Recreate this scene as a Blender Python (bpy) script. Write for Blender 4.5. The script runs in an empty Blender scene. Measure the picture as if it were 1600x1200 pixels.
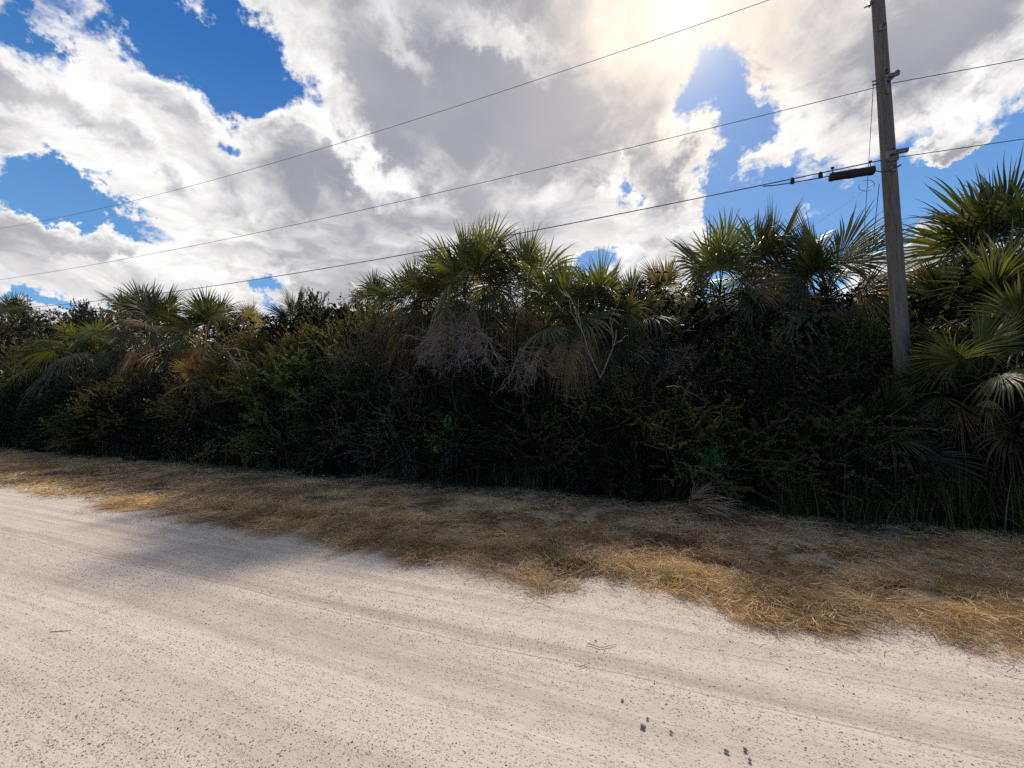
import bpy, math, random
import numpy as np
from mathutils import Vector
R = math.radians
rng = np.random.default_rng(7)
random.seed(7)
S = bpy.context.scene
COL = S.collection
# ------------------------------------------------------------------ camera
F = 610.0; CH = 1.5; PITCH = R(3.3)
cd = bpy.data.cameras.new("camera"); cam = bpy.data.objects.new("camera", cd); COL.objects.link(cam)
cam.location = (0, 0, CH); cam.rotation_euler = (R(90) + PITCH, 0, 0)
cd.sensor_width = 36; cd.lens = 36 * F / 1600; cd.clip_start = 0.05; cd.clip_end = 5000
S.camera = cam
cp, sp_ = math.cos(PITCH), math.sin(PITCH)
def ray(px, py):
    x, y = (px - 800) / F, (600 - py) / F
    return np.array([x, cp - sp_ * y, sp_ + cp * y])
def ground_pt(px, py):
    r = ray(px, py); k = -CH / r[2]
    return np.array([r[0] * k, r[1] * k])
RA = R(20.4)
DS = np.array([math.cos(RA), -math.sin(RA)])      # along the road, to the right
DT = np.array([math.sin(RA), math.cos(RA)])       # across the road, to the thicket
def st2xy(s, t): return DS * s + DT * t
def at_t(px, py, t):
    "point on the vertical plane t seen at pixel px,py"
    r = ray(px, py); k = t / (r[0] * DT[0] + r[1] * DT[1])
    return np.array([r[0] * k, r[1] * k, CH + r[2] * k])
# ------------------------------------------------------------------ sun + sky
sd = ray(1066, 15); sd /= np.linalg.norm(sd)
sel = math.asin(sd[2]); saz = math.atan2(sd[0], sd[1])
sl = bpy.data.lights.new("sun", 'SUN'); sl.energy = 4.5; sl.angle = R(4.2); sl.color = (1, .91, .79)
so = bpy.data.objects.new("sun", sl); COL.objects.link(so); so.location = (0, 0, 30)
so.rotation_euler = Vector(sd).to_track_quat('Z', 'Y').to_euler()
S.view_settings.view_transform = 'Standard'; S.view_settings.look = 'None'
S.view_settings.exposure = 0; S.view_settings.gamma = 1
S.cycles.max_bounces = 6; S.cycles.transparent_max_bounces = 4
S.cycles.diffuse_bounces = 3; S.cycles.glossy_bounces = 2; S.cycles.transmission_bounces = 3
S.cycles.use_denoising = False
S.cycles.sample_clamp_indirect = 4

class NT:
    "tiny node-tree writer"
    def __init__(s, tree): s.t = tree; s.n = tree.nodes; s.l = tree.links
    def put(s, sock, v):
        if isinstance(v, bpy.types.NodeSocket): s.l.new(v, sock)
        elif v is not None:
            try: sock.default_value = v
            except Exception: sock.default_value = tuple(v) + (1,)
    def m(s, op, a, b=None, c=None, clamp=False):
        n = s.n.new('ShaderNodeMath'); n.operation = op; n.use_clamp = clamp
        for i, v in enumerate((a, b, c)):
            if v is not None: s.put(n.inputs[i], v)
        return n.outputs[0]
    def v(s, op, a, b=None, sc=None):
        n = s.n.new('ShaderNodeVectorMath'); n.operation = op
        s.put(n.inputs[0], a)
        if b is not None: s.put(n.inputs[1], b)
        if sc is not None: s.put(n.inputs['Scale'], sc)
        return n.outputs['Value'] if op in ('DOT_PRODUCT', 'LENGTH', 'DISTANCE') else n.outputs[0]
    def noise(s, vec, scale, detail=4, rough=.5, dist=0.0, col=False, lac=2.0):
        n = s.n.new('ShaderNodeTexNoise'); s.put(n.inputs['Vector'], vec)
        n.inputs['Scale'].default_value = scale; n.inputs['Detail'].default_value = detail
        n.inputs['Roughness'].default_value = rough; n.inputs['Distortion'].default_value = dist
        n.inputs['Lacunarity'].default_value = lac
        return n.outputs['Color'] if col else n.outputs[0]
    def voro(s, vec, scale, feature='F1', rnd=1.0, out='Distance'):
        n = s.n.new('ShaderNodeTexVoronoi'); n.feature = feature; s.put(n.inputs['Vector'], vec)
        n.inputs['Scale'].default_value = scale; n.inputs['Randomness'].default_value = rnd
        return n.outputs[out]
    def ss(s, x, a, b, lo=0.0, hi=1.0):
        n = s.n.new('ShaderNodeMapRange'); n.interpolation_type = 'SMOOTHSTEP'
        s.put(n.inputs[0], x); n.inputs[1].default_value = a; n.inputs[2].default_value = b
        n.inputs[3].default_value = lo; n.inputs[4].default_value = hi
        return n.outputs[0]
    def mix(s, f, a, b, mode='MIX'):
        n = s.n.new('ShaderNodeMix'); n.data_type = 'RGBA'; n.blend_type = mode
        s.put(n.inputs[0], f)
        for sock, v in ((n.inputs[6], a), (n.inputs[7], b)):
            s.put(sock, tuple(v) + (1,) if isinstance(v, (tuple, list)) and len(v) == 3 else v)
        return n.outputs[2]
    def ramp(s, f, pts):
        n = s.n.new('ShaderNodeValToRGB'); s.put(n.inputs[0], f); e = n.color_ramp.elements
        while len(e) < len(pts): e.new(.5)
        for i, (p, c) in enumerate(pts): e[i].position = p; e[i].color = tuple(c) + (1,)
        return n.outputs[0]
    def bump(s, h, strength, dist, nrm=None):
        n = s.n.new('ShaderNodeBump'); s.put(n.inputs['Height'], h)
        n.inputs['Strength'].default_value = strength; n.inputs['Distance'].default_value = dist
        if nrm is not None: s.put(n.inputs['Normal'], nrm)
        return n.outputs[0]

W = bpy.data.worlds.new("World"); S.world = W; W.use_nodes = True
w = NT(W.node_tree); w.n.clear()
bg = w.n.new('ShaderNodeBackground'); wo = w.n.new('ShaderNodeOutputWorld'); w.l.new(bg.outputs[0], wo.inputs[0])
sky = w.n.new('ShaderNodeTexSky'); sky.sky_type = 'NISHITA'; sky.sun_disc = False
sky.sun_elevation = sel; sky.sun_rotation = saz; sky.air_density = 1.0; sky.dust_density = .4; sky.ozone_density = 2.5
tc = w.n.new('ShaderNodeTexCoord'); dr = w.v('NORMALIZE', tc.outputs['Generated'])
sx = w.n.new('ShaderNodeSeparateXYZ'); w.l.new(dr, sx.inputs[0])
zz = w.m('ADD', w.m('MAXIMUM', sx.outputs[2], 0.0), .30)
cb = w.n.new('ShaderNodeCombineXYZ'); w.l.new(w.m('DIVIDE', sx.outputs[0], zz), cb.inputs[0]); w.l.new(w.m('DIVIDE', sx.outputs[1], zz), cb.inputs[1])
pl = cb.outputs[0]
# cloud banks and gaps: directions on the sky, each (px, py, rx, ry, tilt, amount)
BL = [(270, 30, 190, 62, 4, -1.15), (385, 85, 60, 62, 0, -.7), (20, 15, 60, 32, 0, -.7), (95, 60, 30, 60, -20, -.45), (110, 120, 60, 22, 40, -.28),
      (45, 285, 90, 44, 22, -1.05), (170, 335, 90, 30, 22, -.95), (20, 468, 70, 14, 0, -.9), (420, 474, 28, 18, 0, -.9), (180, 412, 70, 10, 0, -.5),
      (1085, 180, 48, 75, -8, -1.1), (1120, 270, 40, 66, -6, -1.1), (985, 300, 26, 22, 0, -.9), (1140, 350, 60, 45, 0, -1.0), (930, 415, 60, 16, 0, -.7),
      (1290, 370, 190, 92, -14, -1.1), (1490, 310, 200, 84, -14, -1.35), (1620, 235, 90, 62, 0, -1.0), (1230, 262, 60, 10, -35, -.28),
      (1490, 250, 50, 36, -35, 1.9), (1425, 425, 70, 28, 0, 1.5), (1330, 335, 42, 9, 0, .55), (1250, 345, 48, 10, 8, .5),
      (1050, 285, 48, 52, -30, .55), (1000, 375, 95, 30, 0, .35), (60, 375, 80, 34, 10, .5), (190, 385, 80, 36, 0, .5), (720, 190, 290, 170, 0, .60), (1400, 60, 240, 90, 0, .42)]
wd1 = w.v('SCALE', w.v('SUBTRACT', w.noise(dr, 4.5, 2, .5, col=True), (.5, .5, .5)), sc=.26)
wd2 = w.v('SCALE', w.v('SUBTRACT', w.noise(dr, 14, 5, .68, col=True), (.5, .5, .5)), sc=.16)
drw = w.v('ADD', dr, w.v('ADD', wd1, wd2))
def bank(px, py, rx, ry, tl, am, dv_):
    c = ray(px, py); c /= np.linalg.norm(c)
    e1 = ray(px + 1, py); e1 = e1 / np.linalg.norm(e1) - c; sc1 = np.linalg.norm(e1); e1 /= sc1
    e2 = ray(px, py - 1); e2 = e2 / np.linalg.norm(e2) - c; sc2 = np.linalg.norm(e2); e2 /= sc2
    a = R(tl)   # positive tilt: runs down to the right
    u = e1 * math.cos(a) - e2 * math.sin(a); v = e1 * math.sin(a) + e2 * math.cos(a)
    df = w.v('SUBTRACT', dv_, tuple(c))
    da = w.v('DOT_PRODUCT', df, tuple(u / (rx * sc1))); db = w.v('DOT_PRODUCT', df, tuple(v / (ry * sc2)))
    r2 = w.m('ADD', w.m('MULTIPLY', da, da), w.m('MULTIPLY', db, db))
    g = w.m('MULTIPLY', w.m('EXPONENT', w.m('MULTIPLY', r2, -.8)), am)
    return w.m('MULTIPLY', g, w.m('GREATER_THAN', w.v('DOT_PRODUCT', dr, tuple(c)), 0.0))
field = None
for q in BL:
    g = bank(*q, drw); field = g if field is None else w.m('ADD', field, g)
thin = None   # thinner, brighter streaks in the banks
for q in [(500, 190, 130, 22, 40, .5), (620, 290, 60, 24, 25, .5), (150, 130, 170, 40, 30, .35), (110, 225, 110, 28, 15, .4), (390, 110, 60, 30, 50, .4), (470, 90, 40, 90, 10, .45), (800, 60, 70, 30, 20, .5), (640, 60, 90, 40, 60, .4), (840, 300, 90, 40, 10, .45), (260, 70, 60, 30, 30, .3),
          (150, 400, 130, 40, 0, .35), (960, 60, 60, 90, 10, .4), (1180, 230, 90, 60, 0, .5), (1420, 200, 180, 40, -12, .5), (1000, 370, 120, 40, 0, .4), (350, 440, 130, 30, 0, .35), (300, 330, 120, 25, 10, .3)]:
    g = bank(*q, drw); thin = g if thin is None else w.m('ADD', thin, g)
# unseen sky behind the viewer, cleared of cloud to lower the ambient light
back = w.ss(sx.outputs[1], -.0, -.45, 0, -1.05)
field = w.m('ADD', field, back)
warp = w.v('SCALE', w.v('SUBTRACT', w.noise(pl, 2.2, 3, .55, col=True), (.5, .5, .5)), sc=.45)
pw = w.v('ADD', pl, warp)
n1 = w.noise(pw, 2.3, 12, .62, .1)
sdp = sd[:2] / (sd[2] + .30)
tow = w.v('SCALE', w.v('NORMALIZE', w.v('SUBTRACT', tuple(sdp) + (0,), pl)), sc=.06)
n2 = w.noise(w.v('ADD', pw, tow), 2.3, 7, .6, .1)
n3 = w.noise(pw, 8.0, 8, .60, .2)
n3b = w.noise(w.v('ADD', pw, w.v('SCALE', tow, sc=.35)), 8.0, 5, .58, .2)
n4 = w.noise(pl, 1.6, 3, .5)
d = w.m('ADD', w.m('ADD', field, .60), w.m('MULTIPLY', w.m('SUBTRACT', n1, .5), 2.1))
d = w.m('ADD', d, w.m('MULTIPLY', w.m('SUBTRACT', n3, .5), 1.05))
cov = w.ss(d, -.02, .42)
thick = w.ss(w.m('ADD', w.m('SUBTRACT', d, w.m('MULTIPLY', thin, 1.1)), w.m('MULTIPLY', w.m('SUBTRACT', n4, .5), .8)), .22, 1.0)
lit = w.m('ADD', w.m('MULTIPLY', w.m('SUBTRACT', n1, n2), 3.0), w.m('ADD', w.m('MULTIPLY', w.m('SUBTRACT', n3, n3b), 1.3), .5), clamp=True)
sdot = w.v('DOT_PRODUCT', dr, tuple(sd))
ang = w.m('ARCCOSINE', w.m('MINIMUM', sdot, 1.0))
ang = w.m('DIVIDE', ang, R(1))
g1 = w.m('EXPONENT', w.m('MULTIPLY', w.m('POWER', w.m('DIVIDE', ang, 12.5), 2.0), -1.0))
g2 = w.m('EXPONENT', w.m('MULTIPLY', w.m('POWER', w.m('DIVIDE', ang, 4.6), 1.5), -1.0))
grey = w.mix(w.ss(n4, .35, .65), (.335, .345, .40), (.46, .455, .49))
ccol = w.mix(thick, (.95, .93, .92), grey)
sh = w.m('ADD', w.m('MULTIPLY', lit, .62), .69)
sh = w.m('ADD', 1.0, w.m('MULTIPLY', w.m('SUBTRACT', sh, 1.0), w.m('SUBTRACT', 1.0, w.m('MULTIPLY', thick, .86))))
ccol = w.mix(1.0, ccol, sh, 'MULTIPLY')
warmf = w.m('MULTIPLY', g1, w.m('SUBTRACT', 1.15, w.m('MULTIPLY', thick, .85)), clamp=True)
ccol = w.mix(warmf, ccol, w.mix(1.0, (1.12, .95, .78), sh, 'MULTIPLY'))
hs = w.n.new('ShaderNodeHueSaturation'); hs.inputs['Saturation'].default_value = 1.3; hs.inputs['Value'].default_value = .1
w.l.new(sky.outputs[0], hs.inputs['Color'])
blue = w.mix(.6, hs.outputs[0], w.mix(w.ss(sx.outputs[2], .15, .75), (.20, .47, .88), (.014, .14, .52)))
blue = w.mix(w.m('MULTIPLY', g1, .55), blue, (.42, .62, .92))
res = w.mix(cov, blue, ccol)
res = w.mix(w.m('MULTIPLY', g2, 1.0, clamp=True), res, (1.25, 1.2, 1.08))
w.put(bg.inputs[0], res); bg.inputs[1].default_value = 1.0
W.cycles.sampling_method = 'MANUAL'; W.cycles.sample_map_resolution = 512

# ------------------------------------------------------------------ helpers
def mesh(name, V, Fq, mats, mi=None, smooth=True):
    "V (n,3); Fq list of (faces array (m,k)) ; mi list of material indices"
    me = bpy.data.meshes.new(name); V = np.ascontiguousarray(V, dtype=np.float32)
    if not isinstance(Fq, list): Fq = [Fq]
    Fq = [np.asarray(f, dtype=np.int32) for f in Fq]
    me.vertices.add(len(V)); me.vertices.foreach_set('co', V.ravel())
    tot = np.concatenate([np.full(len(f), f.shape[1], np.int32) for f in Fq])
    lv = np.concatenate([f.ravel() for f in Fq])
    st = np.concatenate([[0], np.cumsum(tot)[:-1]]).astype(np.int32)
    me.loops.add(len(lv)); me.loops.foreach_set('vertex_index', lv)
    me.polygons.add(len(tot)); me.polygons.foreach_set('loop_start', st)
    me.polygons.foreach_set('loop_total', tot)
    if mi is not None:
        me.polygons.foreach_set('material_index', np.concatenate([np.full(len(f), m, np.int32) for f, m in zip(Fq, mi)]))
    me.polygons.foreach_set('use_smooth', np.full(len(tot), smooth))
    for m in (mats if isinstance(mats, (list, tuple)) else [mats]): me.materials.append(m)
    me.update(calc_edges=True)
    return me
def link(name, me, parent=None, loc=(0, 0, 0)):
    o = bpy.data.objects.new(name, me); COL.objects.link(o); o.location = loc
    if parent is not None: o.parent = parent
    return o
def tag(o, label=None, cat=None, group=None, kind=None):
    if label: o['label'] = label
    if cat: o['category'] = cat
    if group: o['group'] = group
    if kind: o['kind'] = kind
    return o
def empty(name, loc, label, cat, group=None):
    o = bpy.data.objects.new(name, None); COL.objects.link(o); o.location = loc; o.empty_display_size = .3
    return tag(o, label, cat, group)
class MB:
    "collects vertex/face blocks"
    def __init__(s): s.V = []; s.F = []; s.m = []; s.n = 0
    def add(s, V, F, m=0):
        V = np.asarray(V, dtype=np.float32).reshape(-1, 3); s.V.append(V); s.F.append(np.asarray(F) + s.n); s.m.append(m); s.n += len(V)
    def build(s, name, mat, parent=None, loc=(0, 0, 0), smooth=True):
        by = {}
        for f, m in zip(s.F, s.m): by.setdefault((f.shape[1], m), []).append(f)
        return link(name, mesh(name, np.concatenate(s.V), [np.concatenate(f) for f in by.values()], mat, [k[1] for k in by], smooth=smooth), parent, loc)
def tubes(P, Rr, sides=4, caps=False):
    "P (N,K,3) polylines, Rr (N,K) radii"
    P = np.asarray(P, float); Rr = np.asarray(Rr, float); N, K, _ = P.shape
    T = np.gradient(P, axis=1); T /= np.linalg.norm(T, axis=2, keepdims=True) + 1e-9
    ref = np.where(np.abs(T[:, :1, 2:3]) > .9, np.array([1., 0, 0]), np.array([0, 0, 1.])) * np.ones((1, K, 1))
    A = np.cross(T, ref); A /= np.linalg.norm(A, axis=2, keepdims=True) + 1e-9; B = np.cross(T, A)
    th = np.arange(sides) * 2 * math.pi / sides
    V = P[:, :, None] + Rr[:, :, None, None] * (np.cos(th)[None, None, :, None] * A[:, :, None] + np.sin(th)[None, None, :, None] * B[:, :, None])
    idx = np.arange(N * K * sides).reshape(N, K, sides); nx = np.roll(idx, -1, axis=2)
    Fq = np.stack([idx[:, :-1], nx[:, :-1], nx[:, 1:], idx[:, 1:]], axis=-1).reshape(-1, 4)
    return V.reshape(-1, 3), Fq
def unit(a): return a / (np.linalg.norm(a, axis=-1, keepdims=True) + 1e-9)
def leaves(C, D, Nn, L, Wd, fold=.25):
    "diamond leaves with a bent blade: C base, D direction, Nn normal, L length, Wd width"
    D = unit(D); Sd = unit(np.cross(D, Nn)); Nn = np.cross(Sd, D); L = L[:, None]; Wd = Wd[:, None]
    a = C; b = C + D * L * .45 + Sd * Wd * .5 + Nn * Wd * fold; c = C + D * L - Nn * L * .12; d = C + D * L * .45 - Sd * Wd * .5 + Nn * Wd * fold
    n = len(C); V = np.stack([a, b, c, d], 1).reshape(-1, 3); i = np.arange(n)[:, None] * 4
    return V, np.concatenate([i + [0, 1, 2], i + [0, 2, 3]])

# ------------------------------------------------------------------ materials
def newmat(name):
    m = bpy.data.materials.new(name); m.use_nodes = True; t = NT(m.node_tree); t.n.clear()
    t.out = t.n.new('ShaderNodeOutputMaterial'); return m, t
def leafmat(name, cols, trans=.35, rough=.45, spec=.45, tr_tint=(1.1, 1.0, .35)):
    m, t = newmat(name)
    g = t.n.new('ShaderNodeNewGeometry'); oi = t.n.new('ShaderNodeObjectInfo')
    n = len(cols); c = t.ramp(g.outputs['Random Per Island'], [((i + .5) / n, q) for i, q in enumerate(cols)])
    big = t.noise(g.outputs['Position'], 1.1, 3, .6)
    c = t.mix(1.0, c, t.ss(big, .3, .7, .6, 1.35), 'MULTIPLY')
    p = t.n.new('ShaderNodeBsdfPrincipled'); t.put(p.inputs['Base Color'], c); p.inputs['Roughness'].default_value = rough
    p.inputs['Specular IOR Level'].default_value = spec
    tr = t.n.new('ShaderNodeBsdfTranslucent'); t.put(tr.inputs[0], t.mix(1.0, c, tuple(1.6 * q for q in tr_tint), 'MULTIPLY'))
    mx = t.n.new('ShaderNodeMixShader'); mx.inputs[0].default_value = trans
    t.l.new(p.outputs[0], mx.inputs[1]); t.l.new(tr.outputs[0], mx.inputs[2]); t.l.new(mx.outputs[0], t.out.inputs[0])
    return m
def plain(name, cols, scale=8, rough=.8, stretch=(1, 1, 1), bump=.3, spec=.3, dist=.01, metal=0, detail=6):
    m, t = newmat(name); tc = t.n.new('ShaderNodeTexCoord'); v = t.v('MULTIPLY', tc.outputs['Object'], stretch)
    n = t.noise(v, scale, detail, .6); p = t.n.new('ShaderNodeBsdfPrincipled')
    k = len(cols); t.put(p.inputs['Base Color'], t.ramp(n, [(.3 + .4 * i / max(1, k - 1), c) for i, c in enumerate(cols)]))
    p.inputs['Roughness'].default_value = rough; p.inputs['Specular IOR Level'].default_value = spec; p.inputs['Metallic'].default_value = metal
    if bump: t.put(p.inputs['Normal'], t.bump(n, bump, dist))
    t.l.new(p.outputs[0], t.out.inputs[0]); return m
M = {}
M['green'] = leafmat('shrub_leaf_green', [(.017, .030, .008), (.031, .048, .010), (.048, .062, .014), (.08, .085, .026)], .35)
M['fresh'] = leafmat('shrub_leaf_fresh', [(.03, .065, .014), (.055, .105, .022), (.08, .135, .035)], .4)
M['olive'] = leafmat('shrub_leaf_olive', [(.085, .09, .020), (.14, .13, .030), (.20, .17, .045), (.07, .075, .018)], .42)
M['rust'] = leafmat('shrub_leaf_rusty', [(.10, .10, .022), (.15, .14, .028), (.18, .12, .04), (.10, .11, .02), (.15, .08, .035), (.20, .18, .06), (.08, .10, .02)], .42)
M['grey'] = leafmat('shrub_leaf_grey', [(.11, .09, .055), (.17, .13, .09), (.08, .075, .03), (.22, .17, .13)], .3)
M['bronze'] = leafmat('dry_leaf_bronze', [(.10, .055, .03), (.15, .09, .05), (.08, .045, .03)], .25)
M['under'] = leafmat('undergrowth_leaf_shaded', [(.005, .008, .003), (.008, .012, .003), (.012, .015, .005), (.019, .015, .008)], .1, .5, .2)  # near-black leaves: shade at the thicket's foot put into the colour
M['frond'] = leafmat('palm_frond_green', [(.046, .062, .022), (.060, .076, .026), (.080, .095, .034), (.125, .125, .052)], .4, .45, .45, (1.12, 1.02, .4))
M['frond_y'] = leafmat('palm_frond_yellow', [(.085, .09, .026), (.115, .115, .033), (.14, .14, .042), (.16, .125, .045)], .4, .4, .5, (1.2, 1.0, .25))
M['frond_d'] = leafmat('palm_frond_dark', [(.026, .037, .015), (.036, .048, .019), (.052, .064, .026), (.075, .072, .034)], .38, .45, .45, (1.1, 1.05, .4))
M['deadp'] = leafmat('fallen_frond_blade', [(.36, .19, .09), (.48, .28, .15), (.58, .38, .22), (.26, .13, .06)], .3, .75, .2, (1, .8, .6))
M['weed'] = leafmat('weed_leaf', [(.06, .15, .04), (.09, .22, .06), (.13, .26, .09)], .35)
M['frond_o'] = leafmat('palm_frond_ageing', [(.13, .11, .04), (.17, .13, .06), (.15, .10, .055), (.22, .17, .10)], .38, .45, .4, (1.2, .95, .3))
M['dead'] = leafmat('palm_frond_dead', [(.25, .16, .09), (.38, .255, .155), (.50, .36, .24), (.28, .165, .09)], .3, .75, .2, (1, .8, .6))
M['deadr'] = leafmat('palm_frond_dead_red', [(.22, .125, .075), (.32, .20, .13), (.42, .29, .20)], .3, .8, .2, (1, .7, .5))
M['stem'] = plain('shrub_stem', [(.05, .04, .03), (.13, .11, .09)], 20, bump=0)
M['twig'] = plain('bare_twig', [(.20, .16, .13), (.36, .29, .24)], 9, bump=0, rough=.75)
M['trunk'] = plain('palm_trunk', [(.05, .038, .028), (.14, .11, .085), (.2, .16, .125)], 12, stretch=(1, 1, 2.5), bump=.6, dist=.03)
M['boot'] = plain('palm_boot', [(.09, .06, .04), (.2, .15, .11)], 14, bump=.3)
M['grassb'] = leafmat('tall_grass_blade', [(.03, .042, .010), (.05, .065, .014), (.08, .08, .022), (.16, .13, .07)], .35, .5)
M['straw'] = leafmat('dry_straw', [(.36, .225, .105), (.52, .355, .175), (.66, .49, .27), (.73, .58, .37), (.29, .165, .08), (.32, .26, .10), (.46, .295, .14)], .18, .7, .2, (1, .85, .6))
M['darkstone'] = plain('dark_stone', [(.16, .13, .11), (.30, .25, .21)], 60, .9, bump=.5)
M['tuft'] = leafmat('tuft_blade', [(.09, .12, .03), (.14, .16, .05), (.22, .21, .09), (.30, .25, .13)], .3, .5, .3)
M['strawd'] = leafmat('heap_straw', [(.10, .06, .035), (.18, .11, .06), (.28, .19, .11), (.07, .045, .03)], .1, .8, .2)

# ------------------------------------------------------------------ ground and road
def terrain_z(x, y):
    return 0.0
m, t = newmat('verge_soil'); tc_ = t.n.new('ShaderNodeTexCoord'); P = tc_.outputs['Object']
a = t.noise(P, 1.3, 5, .6); b = t.noise(t.v('MULTIPLY', P, (1, 1, 1)), 60, 6, .7, 1.5)
c = t.ramp(b, [(.3, (.06, .038, .02)), (.5, (.15, .095, .05)), (.66, (.27, .18, .10)), (.8, (.36, .27, .16))])
c = t.mix(t.ss(a, .42, .62), c, t.ramp(b, [(.3, (.055, .036, .02)), (.6, (.13, .085, .045)), (.8, (.22, .16, .09))]))
sa_ = t.noise(P, 2.1, 5, .65, .4); c = t.mix(t.ss(sa_, .47, .56, 0, .9), c, t.ramp(b, [(.3, (.22, .17, .13)), (.6, (.44, .37, .30)), (.8, (.52, .45, .38))]))
p = t.n.new('ShaderNodeBsdfPrincipled'); t.put(p.inputs['Base Color'], c); p.inputs['Roughness'].default_value = .95; p.inputs['Specular IOR Level'].default_value = .1
t.put(p.inputs['Normal'], t.bump(b, .8, .02, t.bump(a, .3, .1))); t.l.new(p.outputs[0], t.out.inputs[0]); M['soil'] = m

T1 = float(ground_pt(1150, 1085) @ DT); T2 = float(ground_pt(1150, 1103) @ DT); T3 = float(ground_pt(600, 905) @ DT)
TRACKS = [(T1, .08, .5), (T2, .009, .9), (T3, .06, .3), (T3 - .16, .012, .45), (T1 - .55, .05, .25), (T1 + .9, .008, .5), (T1 + .62, .010, .35), (T3 + .4, .05, .25)]
m, t = newmat('shell_rock_road'); tc_ = t.n.new('ShaderNodeTexCoord'); P0 = tc_.outputs['Object']
# object space of the road sheet: x runs along the road, y across it
P = P0
str_ = t.v('MULTIPLY', P, (.10, 2.6, 1)); strf = t.v('MULTIPLY', P, (.35, 11, 1))
s1 = t.noise(str_, 1.6, 5, .6, .3); s2 = t.noise(strf, 2.0, 5, .65, .2); big = t.noise(P, .55, 4, .55)
grit = t.noise(P, 150, 3, .7); g2_ = t.noise(P, 42, 5, .75)
vo = t.voro(t.v('ADD', t.v('MULTIPLY', P, (.8, 1.0, 1)), t.v('SCALE', t.noise(P, 30, 2, .5, col=True), sc=.02)), 62)
vo2 = t.voro(t.v('ADD', P, t.v('SCALE', t.noise(P, 50, 2, .5, col=True), sc=.01)), 130)
base = t.ramp(s1, [(.3, (.42, .365, .315)), (.5, (.51, .45, .39)), (.7, (.60, .535, .465))])
base = t.mix(t.ss(s2, .46, .70, 0, .30), base, (.36, .295, .245))
base = t.mix(t.ss(big, .38, .68, 0, .45), base, (.50, .43, .36))
dens = t.m('ADD', t.m('MULTIPLY', s1, .55), t.m('MULTIPLY', big, .55))
pits = t.m('MULTIPLY', t.ss(vo, .34, .16), t.ss(t.m('ADD', g2_, t.m('MULTIPLY', dens, .55)), .66, .84))
base = t.mix(t.m('MULTIPLY', pits, .6), base, (.17, .14, .12))  # shadow inside the pits mixed into the road colour
sy_ = t.n.new('ShaderNodeSeparateXYZ'); t.l.new(P, sy_.inputs[0]); ty_ = t.m('ADD', sy_.outputs[1], t.m('MULTIPLY', t.m('SUBTRACT', t.noise(t.v('MULTIPLY', P, (.35, .1, 1)), 1.2, 3, .5), .5), .22))
trk = None
for y0, hw_, am_ in TRACKS:
    q_ = t.m('MULTIPLY', t.ss(t.m('ABSOLUTE', t.m('SUBTRACT', ty_, y0)), hw_, hw_ * .35), am_); trk = q_ if trk is None else t.m('MAXIMUM', trk, q_)
base = t.mix(t.m('MULTIPLY', trk, t.ss(s2, .25, .6, .4, 1)), base, (.33, .27, .225))
pit2 = t.m('MULTIPLY', t.ss(vo2, .42, .2), t.ss(t.noise(P, 7, 5, .7), .42, .62)); base = t.mix(t.m('MULTIPLY', pit2, .55), base, (.22, .175, .145))  # finer pits, their shade darkened into the colour as well
base = t.mix(t.ss(grit, .56, .72, 0, .35), base, (.28, .235, .20))
base = t.mix(t.ss(grit, .40, .28, 0, .4), base, (.66, .60, .53))
h = t.m('ADD', t.m('MULTIPLY', g2_, .6), t.m('MULTIPLY', grit, .35)); h = t.m('SUBTRACT', h, t.m('MULTIPLY', t.m('ADD', pits, pit2), .5))
p = t.n.new('ShaderNodeBsdfPrincipled'); t.put(p.inputs['Base Color'], base); p.inputs['Roughness'].default_value = .9; p.inputs['Specular IOR Level'].default_value = .15
nb = t.bump(t.m('ADD', s1, t.m('MULTIPLY', s2, .12)), .5, .04)
t.put(p.inputs['Normal'], t.bump(h, .55, .012, nb)); t.l.new(p.outputs[0], t.out.inputs[0]); M['road'] = m
def stonemat(name, cols):
    m, t = newmat(name); g = t.n.new('ShaderNodeNewGeometry'); p = t.n.new('ShaderNodeBsdfPrincipled')
    n = len(cols); t.put(p.inputs['Base Color'], t.ramp(g.outputs['Random Per Island'], [((i + .5) / n, q) for i, q in enumerate(cols)]))
    p.inputs['Roughness'].default_value = .85; t.l.new(p.outputs[0], t.out.inputs[0]); return m
M['pebble'] = stonemat('road_pebble', [(.50, .43, .36), (.42, .35, .29), (.36, .30, .25), (.62, .56, .49), (.32, .26, .22), (.48, .41, .34), (.40, .33, .28), (.20, .16, .13)])

# ground: one sheet with finer cells near the verge
g = np.array([-2500, -600, -150, -60] + list(np.linspace(-40, 40, 41)) + [60, 150, 600, 2500.])
X, Y = np.meshgrid(g, g, indexing='ij'); n = len(g)
V = np.stack([X, Y, np.zeros_like(X)], -1).reshape(-1, 3); I = np.arange(n * n).reshape(n, n)
Fq = np.stack([I[:-1, :-1], I[1:, :-1], I[1:, 1:], I[:-1, 1:]], -1).reshape(-1, 4)
tag(link('ground', mesh('ground', V, Fq, M['soil'])), kind='structure')
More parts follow.
